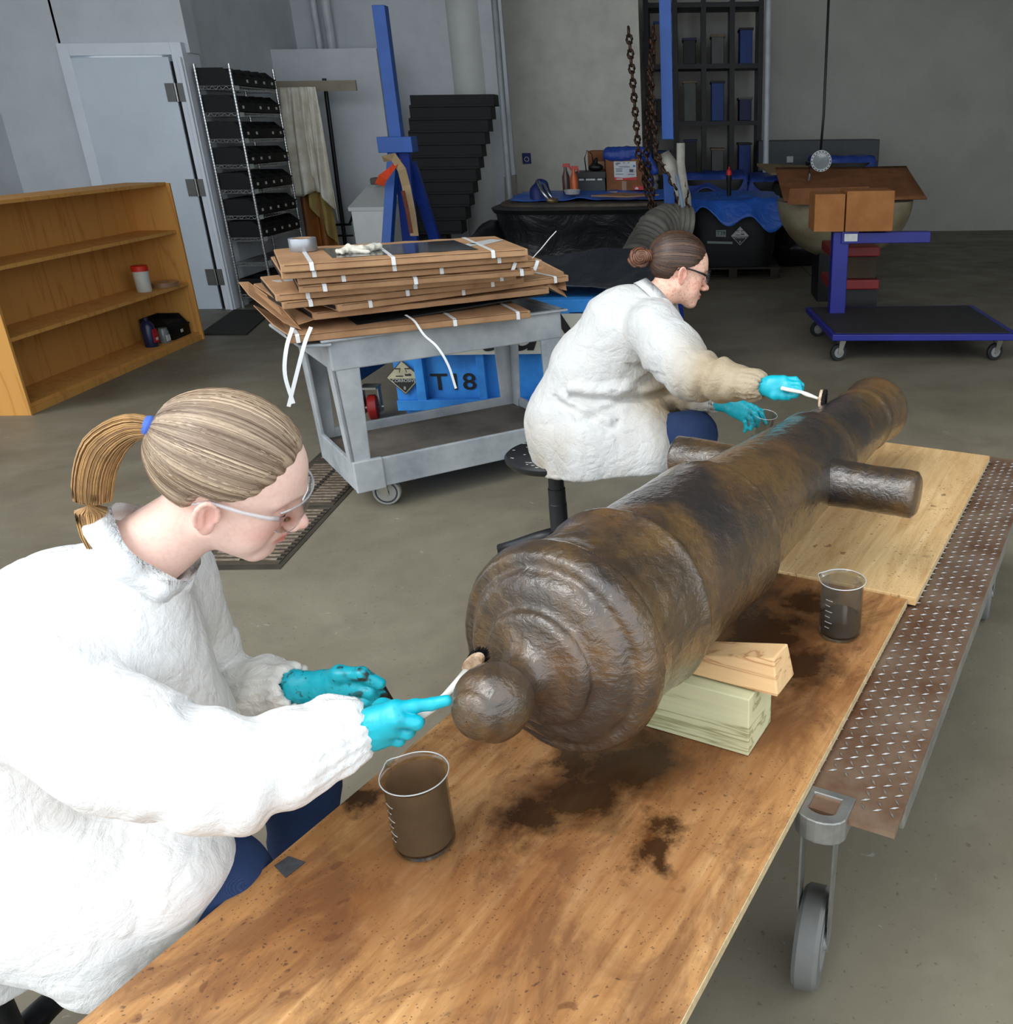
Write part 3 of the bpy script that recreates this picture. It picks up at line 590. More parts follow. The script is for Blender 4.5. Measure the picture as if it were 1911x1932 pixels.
# ============================================================ flat cartons strapped with white tape
card = m_card(); card2 = m_card('cardboard_dull', (176, 138, 102), (150, 112, 80)); strapm = M('strap_white', (236, 238, 238), .35, var=.03, vs=3); blk = M('carton_inside', (14, 13, 13), .6); lbl = M('paper_label', (206, 208, 206), .6, var=.1, vs=40)
GRP = 'flat cartons stacked on the cart'
def carton(L, Rr, z, th, dep, straps, label, mat=card, window=False, lab=None, sag=0.):
    a = on(L[0], L[1], z); b_ = on(Rr[0], Rr[1], z); ex = b_-a; ln = np.linalg.norm(ex); ex /= ln; ey = np.array([-ex[1], ex[0], 0]); rz = math.atan2(ex[1], ex[0])
    t = thing('flat_carton', label, 'carton', a-[0, 0, th], rz, GRP)
    P = lambda x, y, h: a+ex*x+ey*y+np.array([0, 0, h-th])
    nx = 14; V = []; 
    # shell as a gently warped slab (front edge crumpled)
    b = MB(); rows = [(0., 0.), (0., th), (dep, th), (dep, 0.)]
    for i in range(nx+1):
        x = ln*i/nx; sg_ = sag*math.sin(math.pi*i/nx)+.0015*math.sin(i*2.7+ln*9)
        for (y, h) in rows: V.append(P(x, y+(.002*math.sin(i*1.9) if y == 0 else 0), h-sg_ if h > 0 else h))
    Fc = [(i*4+k, i*4+(k+1) % 4, (i+1)*4+(k+1) % 4, (i+1)*4+k) for i in range(nx) for k in range(4)]+[(0, 3, 2, 1), (nx*4, nx*4+1, nx*4+2, nx*4+3)]
    Fc = [tuple(reversed(q)) for q in Fc]
    bm_ = MB().add(V, Fc); me = _mesh('shell', bm_.v, bm_.f); bm = bmesh.new(); bm.from_mesh(me); bmesh.ops.recalc_face_normals(bm, faces=bm.faces); bm.to_mesh(me); bm.free()
    put('shell', me, mat, t, world=True, bevel=.004)
    MB().box(P(-.0005, dep/2, th*.5), (.003, dep*.9, th*.55), rz).put('open_end', blk, t)
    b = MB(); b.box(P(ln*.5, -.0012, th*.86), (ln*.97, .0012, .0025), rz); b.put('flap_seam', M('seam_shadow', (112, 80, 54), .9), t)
    for x in straps:
        q = [P(x*ln, dep, th+.0015), P(x*ln, dep*.5, th+.0015-sag*math.sin(math.pi*x)), P(x*ln, .004, th+.0015-sag*math.sin(math.pi*x)), P(x*ln, -.0035, th-.004-sag*math.sin(math.pi*x)), P(x*ln, -.0035, .001)]
        MB().ribbon(q, .016, .0014, ex).put('strap', strapm, t)
    return t, P, ln, ex, ey, th
t, P, ln, ex, ey, th = carton((528, 500), (996, 469), 1.125, .030, .56, (.115, .43, .845), 'top flat carton of the stack, with a black window cut in its lid')
wn = [P(.20, .10, th+.0008), P(ln*.80, .075, th+.0008), P(ln*.78, .47, th+.0008), P(.19, .44, th+.0008)]
MB().plate(wn, .0012).put('window', M('black_glass', (20, 20, 22), .08, var=.3, vs=2, rgb2=(56, 50, 44)), t)
MB().plate([P(ln*.80, .30, th+.001), P(ln*.86, .22, th+.001), P(ln*.99, .36, th+.001), P(ln*.94, .42, th+.001)], .0008).put('shipping_label', lbl, t)
MB().plate([P(ln*.70, .22, th+.0012), P(ln*.74, .16, th+.0012), P(ln*.86, .25, th+.0012), P(ln*.83, .31, th+.0012)], .0006).put('shipping_label', lbl, t)
P1, EX1, EY1, LN1 = P, ex, ey, ln
specs = [((530, 515), (996, 481), 1.092, .026, .56, (.12, .43, .87), 'second carton from the top, flush with the windowed one', card),
         ((561, 525), (1023, 490), 1.062, .028, .56, (.17, .56), 'third carton from the top, sticking out right with curled loose straps', card),
         ((563, 541), (1008, 507), 1.031, .027, .56, (.10, .47, .94), 'fourth carton from the top, tucked under the curled straps', card2),
         ((519, 556), (974, 516), 1.000, .028, .56, (.12, .55, .93), 'fifth carton from the top, jutting left with a white label on its lid', card),
         ((533, 571), (989, 523), .969, .028, .60, (.10, .48, .85), 'sixth carton from the top, lying above the longest carton', card2),
         ((637, 575), (1073, 519), .938, .030, .56, (.12, .50, .93), 'longest carton, jutting out right with one strap over its corner', card)]
for L, Rr, z, th, dep, st, lb, mt in specs:
    t, P, ln, ex, ey, _ = carton(L, Rr, z, th, dep, st, lb, mt)
    if 'third' in lb:
        for x in (.865, .965):
            MB().ribbon([P(x*ln+.012, .01, .028), P(x*ln+.01, -.012, .026), P(x*ln, -.02, .010), P(x*ln-.01, -.018, -.012)], .015, .0012, ex).put('strap_curl', strapm, t)
        MB().ribbon([P(ln*.97, .05, .03), P(ln*1.02, .06, .07), P(ln*1.06, .06, .11), P(ln*1.09, .05, .14)], .009, .0012, ey).put('strap_tail', strapm, t)
    if 'fifth' in lb: MB().plate([P(.05, .33, .029), P(.03, .40, .029), P(.20, .41, .029), P(.22, .34, .029)], .0008).put('paper_label', lbl, t)
t, P, ln, ex, ey, th = carton((590, 590), (1036, 541), .905, .032, .52, (), 'opened carton with lifted flaps, second from the bottom', card, sag=.008)
def flap(pts, par, nm='flap', mt=card): MB().plate(pts, .004).put(nm, mt, par, bevel=.001)
flap([P(ln, .0, .03), P(ln, .42, .03), P(ln+.16, .40, .085), P(ln+.10, .02, -.03)], t)
flap([P(ln, .42, .02), P(ln+.10, .02, .0), P(ln+.20, .25, .05), P(ln+.15, .45, .10)], t)
flap([P(.0, .01, .0), P(.0, .45, .01), P(-.06, .47, .03), P(-.06, .02, -.015)], t)
flap([P(-.055, .0, -.03), P(-.11, .03, .0), P(-.20, .20, .10), P(-.21, .34, .135), P(-.17, .36, .13), P(-.10, .15, .06)], t)
MB().plate([P(.03, -.004, -.045), P(.01, .45, -.045), P(ln*.95, .5, .0), P(ln*1.0, .03, -.005)], .006).put('black_insert', blk, t)
t, P, ln, ex, ey, th = carton((545, 633), (1001, 586), .838, .034, .50, (.03, .66, .94), 'lowest carton of the stack, resting crookedly on the cart rim', card2, sag=.005)
flap([P(-.003, .0, .034), P(-.002, .46, .034), P(-.09, .46, .09), P(-.05, .03, .075)], t)
for (a, b_, c_, d_) in ([(.02, .02, .06), (-.02, -.03, -.01), (-.045, -.05, -.11), (-.035, -.06, -.23)], [(.09, .02, .055), (.05, -.03, .0), (.0, -.05, -.11), (-.055, -.06, -.24)]):
    MB().ribbon(SPL([P(*q) for q in (a, b_, c_, d_)]), .015, .0014, ex).put('strap_tail', strapm, t)
tk = [on(765, 594, .86)]+[at(x, y, Y) for x, y, Y in ((782, 606, 3.86), (800, 632, 3.80), (825, 655, 3.78), (846, 690, 3.78), (860, 733, 3.78))]
MB().ribbon(SPL(tk), .010, .0014, ex).put('strap_tail', strapm, t)
# roll of tape and the crumpled glove on the top carton
c = P1(.115, .42, .0315); t = thing('tape_roll', 'roll of silver duct tape on the left end of the top carton', 'tape', c)
MB().lathe([(.038, 0), (.0555, 0), (.0565, .002), (.0565, .050), (.0555, .052), (.038, .052), (.038, 0)], c, n=48, cap=False).put('tape', M('silver_tape', (172, 176, 182), .35, .6, var=.06, vs=2), t, auto=True)
MB().lathe([(.0375, .0), (.0375, .052), (.0355, .052), (.0355, 0), (.0375, 0)], c, n=40, cap=False).put('cardboard_core', m_card(), t, auto=True)
S = SDF(P1(.20, .05, .0)-.05, P1(.52, .50, .1)+.05, .003)
gp = [P1(x, y, .043+h) for x, y, h in ((.235, .205, 0), (.28, .23, .004), (.33, .215, .0), (.37, .25, .002), (.405, .27, .003))]
S.chain(gp, [.011, .016, .014, .013, .015], .02); S.cap(P1(.30, .215, .04), P1(.35, .17, .038), .010, .008, .01); S.cap(P1(.25, .2, .04), P1(.245, .175, .038), .007, .006, .01)
V, Q = S.mesh(); V = V+vnormals(V, Q)*((ridge(V, 38, 2)-.5)*.007)[:, None]
put('crumpled_glove', np_mesh('crumpled_glove', V, Q), M('latex_cream', (226, 220, 204), .5, var=.05, bump=.2), label='crumpled cream latex glove on the black window of the top carton', cat='glove')
# ============================================================ people
def RM(yaw, pitch, roll):
    cz, sz = math.cos(yaw), math.sin(yaw); cy, sy = math.cos(pitch), math.sin(pitch); cx, sx = math.cos(roll), math.sin(roll)
    return np.array([[cz, -sz, 0], [sz, cz, 0], [0, 0, 1]])@np.array([[cy, 0, sy], [0, 1, 0], [-sy, 0, cy]])@np.array([[1, 0, 0], [0, cx, -sx], [0, sx, cx]])
skin_m = m_tint('skin', .48, .12, .4, .12, 350); hair_m = m_tint('hair', .38, 0, .5); glove_dirt = None
denim = m_denim()
CRC, CRR = np.array([-.012, 0, .032]), np.array([.098, .076, .088])
def skull_r(d, lift=0.):   # radius of the head's hair surface along a direction
    r = 1/np.sqrt(((d/(CRR+lift))**2).sum(-1)); c2 = np.array([.03, 0, .02])-CRC; R2 = np.array([.058, .062, .07])+lift
    a = ((d/R2)**2).sum(-1); b = -2*(d*c2/R2**2).sum(-1); c = ((c2/R2)**2).sum()-1; disc = np.maximum(b*b-4*a*c, 0); r2 = np.where(b*b-4*a*c > 0, (-b+np.sqrt(disc))/(2*a), 0)
    return np.maximum(r, r2)
def head_mesh(neck_l, smile=0., h=.0024):
    S = SDF((-.17, -.115, -.24), (.13, .115, .14), h)
    S.ell(CRC, CRR).ell((.03, 0, .02), (.058, .062, .07), .02).ell((.026, 0, -.036), (.054, .057, .07), .02)
    S.cap((-.016, 0, -.055), neck_l, .045, .056, .03)
    for s in (-1, 1):
        S.cap((.002, s*.050, -.052), (.058, s*.019, -.094), .017, .016, .022)
        S.ell((.048, s*.034, -.030), (.026, .022, .024), .02); S.ell((.05, s*.036, -.058), (.018, .016, .02), .018)
        S.cap((.082, s*.006, .021), (.064, s*.044, .019), .0085, .007, .014)
        S.ell((.090, s*.031, .000), (.017, .018, .0125), .016, True)
        S.ell((.0685, s*.031, -.001), (.0135, .0155, .0115), .005)
    S.ell((.065, 0, -.093), (.019, .021, .018), .016).ell((.066, 0, -.064), (.021, .028, .022), .014)
    S.cap((.079, 0, .010), (.100, 0, -.028), .0085, .0095, .012).ell((.1055, 0, -.0335), (.0095, .0095, .0085), .010)
    for s in (-1, 1): S.ell((.094, s*.0115, -.038), (.011, .0075, .0075), .005); S.ell((.098, s*.0065, -.0455), (.006, .0032, .004), .003, True)
    for s in (-1, 1):
        S.cap((.0885, 0, -.0605), (.079, s*.021, -.0655-.000+smile), .0048, .0022, .004); S.cap((.0865, 0, -.0705), (.079, s*.020, -.0665+smile), .0058, .0022, .004)
        S.cap((.095, 0, -.0655), (.082, s*.023, -.0662+smile), .0015, .0014, .0035, True)
    for s in (-1, 1):   # ears
        ro = RM(-s*.42, -.18, 0); c = np.array([-.010, s*.0765, -.018])
        S.ell(c+[.002, 0, 0], (.0155, .0070, .0245), .007, rot=ro); S.ell(c+[.006, 0, -.021], (.009, .0055, .010), .006, rot=ro)
        S.ell(c+ro@np.array([.003, s*.0075, .002]), (.0090, .006, .0150), .004, True, rot=ro)
        hx = [c+ro@np.array([math.cos(a)*.0145+.001, s*.0055, math.sin(a)*.0232+.002]) for a in np.linspace(-.3, 4.1, 12)]
        S.chain(hx, [.0030]*12, .003); S.cap(c+ro@np.array([-.004, s*.005, .014]), c+ro@np.array([-.003, s*.004, -.012]), .003, .003, .004)
        S.ell(c+ro@np.array([.014, s*.003, -.004]), (.004, .004, .006), .004)
    return S.mesh()
def head_tint(V, base, pink, lip, freck=0.):
    V = np.asarray(V); C = np.repeat(np.array([lin(base)[:3]]), len(V), 0); P = np.array(lin(pink)[:3]); L = np.array(lin(lip)[:3])
    def bl(w, c): nonlocal C; w = np.clip(w, 0, 1)[:, None]; C = C*(1-w)+c*w
    g = lambda c, r: np.exp(-(((V-np.array(c))/np.array(r))**2).sum(1))
    for s in (-1, 1): bl(.55*g((.06, s*.04, -.035), (.03, .025, .022)), P); bl(.6*g((-.008, s*.083, -.02), (.022, .012, .035)), P); bl(.35*g((.075, s*.035, .004), (.012, .018, .010)), P*.8)
    bl(.6*g((.105, 0, -.035), (.015, .014, .012)), P)
    bl(1.3*(g((.090, 0, -.0655), (.011, .0155, .0085))), L)
    for s in (-1, 1): bl(.8*g((.083, s*.014, -.066), (.008, .010, .0055)), L)
    if freck: bl(freck*np.clip((fbm(V, 260, 2)-.55)*6, 0, 1), P*.75)
    return C
def hairdo(par, mw, tie, dark, light, tiesz, n=3600, line=None, seed=0):
    rs = np.random.RandomState(seed)
    # hairline as a closed loop of directions about the skull centre
    HL = np.array(line or [(.80, 0, .46), (.80, .26, .40), (.74, .50, .26), (.64, .72, .04), (.46, .86, -.14), (.22, .93, -.22), (.02, .93, -.10), (-.16, .92, -.40), (-.28, .78, -.85), (-.40, .56, -1.1), (-.46, .30, -1.2), (-.48, 0, -1.25)])
    HL = np.vstack([HL, HL[-2:0:-1]*[1, -1, 1]]); HL /= np.linalg.norm(HL, axis=1, keepdims=True); m_ = len(HL)
    dt = np.array(tie)-CRC; rt = np.linalg.norm(dt); dt = dt/rt
    def hl(p):   # p in [0, m_)
        i = np.floor(p).astype(int) % m_; f = (p-np.floor(p))[:, None]; p0, p1, p2, p3 = HL[(i-1) % m_], HL[i], HL[(i+1) % m_], HL[(i+2) % m_]
        q = .5*((2*p1)+(-p0+p2)*f+(2*p0-5*p1+4*p2-p3)*f**2+(-p0+3*p1-3*p2+p3)*f**3); return q/np.linalg.norm(q, axis=1, keepdims=True)
    def path(d0, t, lift):
        om = np.arccos(np.clip(d0@dt, -1, 1))[:, None]; tt = t[None, :]
        a = np.sin((1-tt)*om)/np.sin(om); b = np.sin(tt*om)/np.sin(om)
        d = a[:, :, None]*d0[:, None, :]+b[:, :, None]*dt; d /= np.linalg.norm(d, axis=2, keepdims=True)
        up = np.minimum(t/.06, 1)**.6; r = skull_r(d, .002)+(-.006+up[None, :]*.008+lift); fl = np.clip((t-.84)/.16, 0, 1)[None, :]**2
        r = r*(1-fl)+(rt+.004+lift*.3)*fl
        return CRC+d*r[:, :, None]
    nphi, ntt = 420, 30; ph = np.arange(nphi)/nphi*m_; t = np.linspace(0, .985, ntt)
    G = path(hl(ph), t, .0015+.0011*np.sin(ph*9+np.sin(ph*3.1))[:, None]*np.ones((1, ntt))); V = G.reshape(-1, 3)
    i, j = np.meshgrid(np.arange(nphi), np.arange(ntt-1), indexing='ij'); Q = np.stack([i*ntt+j, i*ntt+j+1, ((i+1) % nphi)*ntt+j+1, ((i+1) % nphi)*ntt+j], -1).reshape(-1, 4)
    lo, li = np.array(lin(dark)[:3]), np.array(lin(light)[:3])
    k = np.clip(.45+.35*np.sin(ph*17+2*np.sin(ph*5))+.3*(rs.rand(nphi)-.5), 0, 1); C = np.repeat((lo+(li-lo)*k[:, None]*.7), ntt, 0)
    # strands
    ns = 12; ph2 = rs.rand(n)*m_; d0 = hl(ph2); t0 = np.where(rs.rand(n) < .45, rs.rand(n)*.05, rs.rand(n)*.5)
    tt = np.linspace(0, 1, ns); St = []; Sv = []; Sc = []
    lift = .0012+rs.rand(n)*.0026; jit = rs.randn(n, 3)*.012
    P = np.zeros((n, ns, 3))
    om = np.arccos(np.clip(d0@dt, -1, 1))[:, None]; T_ = t0[:, None]+(1.0-t0[:, None])*tt[None]
    a = np.sin((1-T_)*om)/np.sin(om); b = np.sin(T_*om)/np.sin(om); d = a[:, :, None]*d0[:, None]+b[:, :, None]*dt+jit[:, None]*np.sin(np.pi*T_)[:, :, None]; d /= np.linalg.norm(d, axis=2, keepdims=True)
    up = np.minimum(T_/.06, 1)**.6; r = skull_r(d, .002)+(-.005+up*.0075+lift[:, None]*np.sin(np.pi*np.clip(tt*1.0, 0, 1))[None]**.5); fl = np.clip((T_-.84)/.16, 0, 1)**2; r = r*(1-fl)+(rt+.004)*fl
    P = CRC+d*r[:, :, None]
    wd = (.0009+.0008*rs.rand(n))[:, None, None]*np.clip(np.sin(np.pi*(tt*.94+.04)), .15, 1)[None, :, None]
    tg = np.gradient(P, axis=1); tg /= np.linalg.norm(tg, axis=2, keepdims=True)+1e-9; sd = np.cross(tg, d); sd /= np.linalg.norm(sd, axis=2, keepdims=True)+1e-9
    A, B, Cc = P-sd*wd, P+d*wd*.8, P+sd*wd; SV = np.stack([A, B, Cc], 2).reshape(-1, 3)
    ii = np.arange(n)[:, None, None]*ns*3+np.arange(ns-1)[None, :, None]*3; e = np.array([0, 1]); q1 = np.stack([ii+0, ii+1, ii+4, ii+3], -1).reshape(-1, 4); q2 = np.stack([ii+1, ii+2, ii+5, ii+4], -1).reshape(-1, 4)
    SQ = np.vstack([q1, q2])+len(V); kc = np.clip(.5+.35*rs.randn(n), 0, 1)*(.7+.3*np.sin(ph2*7)); SC_ = np.repeat(lo+(li-lo)*kc[:, None], ns*3, 0)
    V = np.vstack([V, SV]); Q = np.vstack([Q, SQ]); C = np.vstack([C, SC_])
    V = V@mw[0].T+mw[1]; me = np_mesh('hair', V, Q); tint(me, C); o = put('hair', me, hair_m, par, world=True); return o, (lo, li)
def person_parts(par, pos, R, neck_w, coarse, cols, **kw):
    mw = (R, np.array(pos)); inv = lambda p: R.T@(np.array(p)-mw[1])
    V, Q = head_mesh(inv(neck_w), **kw); C = head_tint(V, *cols[:4]); V = V@R.T+mw[1]
    V2, Q2 = coarse.mesh(); V = np.vstack([V, V2]); Q = np.vstack([Q, Q2+len(V)-len(V2)]); C = np.vstack([C, np.repeat([np.array(lin(cols[0])[:3])], len(V2), 0)])
    me = np_mesh('body', V, Q); tint(me, C); put('body', me, skin_m, par, world=True)
    L = lambda p: R@np.array(p)+mw[1]
    for s in (-1, 1):   # lowered lids: lashes and brows
        P = [L(q) for q in [(.066, s*.0455, -.003), (.075, s*.041, -.0065), (.0805, s*.033, -.008), (.0805, s*.025, -.0065), (.077, s*.019, -.003)]]
        MB().tube(P, [.0006, .0013, .0015, .0013, .0006], 6).put('eyelashes', M('lash', (52, 36, 28), .7), par, smooth=True)
        P = [L(q) for q in [(.0865, s*.012, .0185), (.0845, s*.022, .0235), (.0795, s*.033, .0255), (.070, s*.044, .0215)]]
        MB().tube(P, [.0022, .0030, .0026, .001], 8, flat=.5).put('eyebrow', M('brow_%d' % (cols[0][0]), cols[4] if len(cols) > 4 else (120, 86, 62), .8), par, smooth=True)
    return mw, L
def specs_(par, L, framecol, lensm, name='safety_glasses'):
    fm = framecol; b = MB()
    t = None
    for s in (-1, 1): b.tube([L(q) for q in [(-.028, s*.077, -.006), (-.010, s*.0795, .008), (.03, s*.079, .008), (.062, s*.070, .006), (.076, s*.060, .004)]], [.0022, .0026, .0028, .0034, .004], 8, flat=1)
    g = b.put(name, fm, par, smooth=True)
    b = MB(); n = 18; V = []; 
    for i in range(n+1):
        a = -1.05+2.1*i/n; x = .050+.052*math.cos(a); y = .066*math.sin(a)/math.sin(1.05)
        hgt = .021*(1-.35*abs(a/1.05)**3); low = -.026*(1-.45*abs(a/1.05)**3)+ (.012*math.exp(-(a/.16)**2))
        V += [L((x, y, .008+hgt-.004)), L((x+.004, y, -.004)), L((x+.001, y, low))]
    Fc = [(i*3+k, i*3+k+1, i*3+4+k, i*3+3+k) for i in range(n) for k in range(2)]
    b.add(V, Fc); o = b.put('lens', lensm, g, smooth=True); 
    top = [V[i*3] for i in range(n+1)]; low_ = [V[i*3+2] for i in range(n+1)]; MB().tube(top, .0016, 6).tube(low_, .0006, 5).put('brow_bar', fm, g, smooth=True)
    return g
def cloth(name, S, mat, par, amp=.006, fr=9., it=1, soil=None, extra=None):
    V, Q = S.mesh(); V = relax(V, Q, it); n = vnormals(V, Q); W = V+.035*(np.stack([fbm(V, 7, 2), fbm(V+5, 7, 2), fbm(V+9, 7, 2)], 1)-.5)
    W2 = V*[1, 1, .55]+.05*(np.stack([fbm(V, 5, 2), fbm(V+3, 5, 2), fbm(V+8, 5, 2)], 1)-.5); cr_ = np.abs(vnoise(W2*fr*1.3)-vnoise(W2*fr*1.3+31.7)); cr2_ = np.abs(vnoise(W2*fr*3.1+4)-vnoise(W2*fr*3.1+41.7))
    d = (ridge(W, fr, 3)-.35)*amp*.8+(fbm(V, 4.5, 2)-.5)*amp*2.-np.exp(-cr_*14)*amp*.35-np.exp(-cr2_*11)*amp*.12
    if extra is not None: d = d+extra(V, n)
    V = V+n*d[:, None]; me = np_mesh(name, V, Q)
    if soil is not None: k = np.clip(soil(V), 0, 1); tint(me, np.repeat(k[:, None], 3, 1))
    else: tint(me, (0, 0, 0))
    return put(name, me, mat, par, world=True)
def glove(name, W, Kn, fingers, thumb, mat, par, h=.0016, rp=.012, cuff=None, k=.008, dirt=0., cr=.03):
    """W wrist, Kn = four knuckle points, fingers = joints after each knuckle, thumb = joints"""
    P = [np.array(W)]+[np.array(q) for q in Kn]+[np.array(q) for f_ in fingers for q in f_]+[np.array(q) for q in thumb]+([np.array(cuff)] if cuff is not None else [])
    P = np.array(P); S = SDF(P.min(0)-.045, P.max(0)+.045, h); W = np.array(W); ax = np.mean(Kn, 0)-W; wl = np.linalg.norm(ax); ax /= wl
    sp = np.array(Kn[0])-np.array(Kn[-1]); sp /= np.linalg.norm(sp)
    for i, q in enumerate(Kn): S.cap(W+sp*(.016-.011*i)+ax*.006, q, .0165, rp, .012)
    S.cap(np.array(Kn[0]), np.array(Kn[-1]), rp*.85, rp*.8, .008); S.cap(W+ax*wl*.45+sp*.012, W+ax*wl*.45-sp*.015, .0165, .015, .012)
    if cuff is not None: S.cap(np.array(cuff), W, cr, .0255, .012, sq=(np.cross(sp, ax), .82))
    rr = [(.0100, .0092, .0085, .0078), (.0104, .0096, .0088, .0080), (.0098, .0090, .0083, .0076), (.0086, .0079, .0073, .0068)]
    for i, f_ in enumerate(fingers):
        J = [np.array(Kn[i])]+[np.array(q) for q in f_]; R_ = list(rr[i][:len(J)]); S.chain(J, R_, .0035)
    TJ = [W+sp*.014+ax*.012]+[np.array(q) for q in thumb]; S.chain(TJ, [.0165, .0140, .0112, .0098][:len(TJ)], .007)
    V, Q = S.mesh(); n = vnormals(V, Q)
    if cuff is not None:
        e = np.clip(1-np.abs((V-np.array(cuff))@ax)/.05, 0, 1)*(((V-W)@ax) < .01); V = V+n*((ridge(V*np.array([1, 1, 1]), 60, 1)-.5)*.0016*e)[:, None]
    V = V+n*((ridge(V, 45, 2)-.4)*.0010)[:, None]; me = np_mesh(name, V, Q)
    c0, c1 = np.array(lin((10, 172, 190))[:3]), np.array(lin((34, 52, 46))[:3]); K_ = np.array(Kn).mean(0)
    tip = np.clip(((V-W)@ax-wl*.7)/.05, 0, 1); kk = np.clip((fbm(V, 60, 3)-.56)*9, 0, 1)*tip*dirt+np.clip((fbm(V, 170, 2)-.68)*12, 0, 1)*.7*dirt
    kk = np.clip(kk, 0, 1)[:, None]; tint(me, c0*(1-kk)+c1*kk); return put(name, me, mat, par, world=True)
glv = m_tint('nitrile_glove', .38, 0, .5, .10, 120)
tyv1 = m_tyvek('white_coverall', (214, 206, 190)); tyv2 = m_tyvek('soiled_coat', (172, 156, 130), (206, 208, 208))

# ---------------------------------------------------------------- person at the breech
A = np.array
p1 = thing('person', 'blonde person with a ponytail, clear glasses and bright white coat, scrubbing the cannon knob', 'person', (-1.14, 1.05, 0))
R1 = RM(.235, .50, .20); H1 = A([-.643, 1.184, 1.151]); N1 = A([-.785, 1.145, 1.045])
RS1, RE1, RW1 = A([-.86, .965, .945]), at(430, 1462, .93), at(658, 1380, 1.0)
LS1, LE1, LW1 = A([-.845, 1.28, .955]), at(405, 1312, 1.33), at(552, 1296, 1.24)
PV1, CH1 = A([-1.14, 1.05, .60]), A([-.88, 1.12, .93])
RK1, LK1 = A([-.745, 1.065, .520]), A([-.725, 1.37, .585])
S = SDF((-1.4, .8, .0), (-.4, 1.55, 1.12), .012)
S.cap(PV1, CH1, .13, .12).cap(CH1, N1, .10, .055).cap(RS1, LS1, .05).chain([RS1, RE1, RW1], [.045, .036, .024]).chain([LS1, LE1, LW1], [.045, .036, .024])
for s, K_, ft in ((-.08, RK1, A([-.78, 1.03, .10])), (.08, LK1, A([-.76, 1.40, .10]))): S.chain([PV1+A([0, s, -.04]), K_, ft, ft+A([.13, .03, -.06])], [.075, .05, .035, .03])
mw1, L1 = person_parts(p1, H1, R1, N1, S, ((236, 200, 184), (226, 150, 138), (206, 120, 112), .15, (168, 132, 100)), smile=.0015)
hairdo(p1, (R1, H1), (-.105, 0, .035), (98, 76, 58), (202, 178, 150), .02, 6000, seed=1)
# ponytail beyond the blue tie
td = R1@A([-1, 0, -.05]); tb = L1((-.108, 0, .035)); 
tl = [tb, tb+td*.03+A([-.0, 0, -.004]), tb+td*.07+A([-.005, -.005, -.045]), tb+td*.09+A([-.01, -.01, -.11]), tb+td*.095+A([-.015, -.015, -.18]), tb+td*.09+A([-.01, -.02, -.24])]
def smooth_path(P, R_, m_=4):
    P = np.array(P, float); n = len(P); t = np.linspace(0, n-1, (n-1)*m_+1); Q_ = np.stack([np.interp(t, range(n), P[:, k]) for k in range(3)], 1); R_ = np.interp(t, range(n), R_)
    for _ in range(5): Q_[1:-1] = (Q_[:-2]+2*Q_[1:-1]+Q_[2:])/4
    return Q_, R_
rs = np.random.RandomState(5); b = MB(); cols = []
tlS, tlR = smooth_path(tl, [.012, .018, .024, .023, .018, .006]); nS = len(tlS)
MB().tube(tlS, tlR*.92, 20).put('ponytail_core', M('pony_core', (150, 112, 72), .5), p1, smooth=True)
for i in range(260):
    a = rs.rand()*6.28; q = []; ro = .6+.45*rs.rand()
    for k_, (p, r_) in enumerate(zip(tlS, tlR)): x, y, _ = frame(tlS[min(k_+1, nS-1)]-tlS[max(k_-1, 0)]); q.append(p+(x*math.cos(a+.02*k_)+y*math.sin(a+.02*k_))*r_*ro)
    b.tube(q, np.linspace(.0014, .0004, nS), 3, cap=False)
b.put('ponytail', M('pony_strand', (196, 152, 96), .4, var=.25, vs=60), p1, smooth=True)
MB().lathe([(.012+.004*math.cos(a), .007*math.sin(a)) for a in np.linspace(0, 6.283, 13)], tb+td*.008, td, 24, cap=False).put('hair_tie', M('blue_elastic', (72, 110, 200), .7), p1, smooth=True)
clr = M('clear_plastic', (236, 238, 240), .12, var=.02, coat=.6); clr.node_tree.nodes['Principled BSDF'].inputs['Transmission Weight'].default_value = .7
specs_(p1, L1, clr, m_thin('clear_lens', (232, 226, 226), .10))
# coat
S = SDF((-1.42, .74, .36), (-.42, 1.52, 1.22), .0062)
S.chain([PV1+A([0, -.07, .0]), A([-.93, 1.0, .62]), A([-.80, 1.03, .585])], [.15, .12, .105], .05); S.cap(PV1+A([0, .08, .0]), A([-.86, 1.27, .62]), .15, .10, .04)
S.cap(PV1+A([-.03, 0, .0]), PV1+A([-.02, 0, -.26]), .19, .20, .05)
S.cap(A([-.90, .96, .60]), A([-.86, .95, .50]), .10, .07, .04)
S.cut((-.69, 1.05, .56), (1, -.15, -.75), .02); S.cut((-1.1, 1.05, .43), (0, 0, -1), .01)
S.cap(PV1+A([-.01, 0, -.02]), A([-1.0, 1.08, .77]), .185, .165, .05).cap(A([-1.0, 1.08, .77]), CH1+A([-.02, 0, -.02]), .165, .150, .05, sq=((0, 1, 0), 1.1))
S.cap(RS1+A([.02, .03, -.01]), LS1+A([.0, -.03, -.02]), .075, .075, .05).cap(CH1, N1+A([.01, 0, -.005]), .12, .068, .04)
S.cap(A([-.835, 1.13, .93]), A([-.80, 1.12, .72]), .10, .105, .05)
nd = (H1-N1)/np.linalg.norm(H1-N1); S.cap(N1+nd*.015, N1+nd*.12, .056, .07, .008, True); S.cut(N1+nd*.034, nd, .006)
S.chain([RS1, RS1*.5+RE1*.5+A([.0, -.01, -.01]), RE1], [.080, .074, .068], .04).chain([RE1, RE1*.5+RW1*.5+A([0, 0, -.006]), RW1*.93+RE1*.07, RW1], [.066, .056, .044, .033], .025)
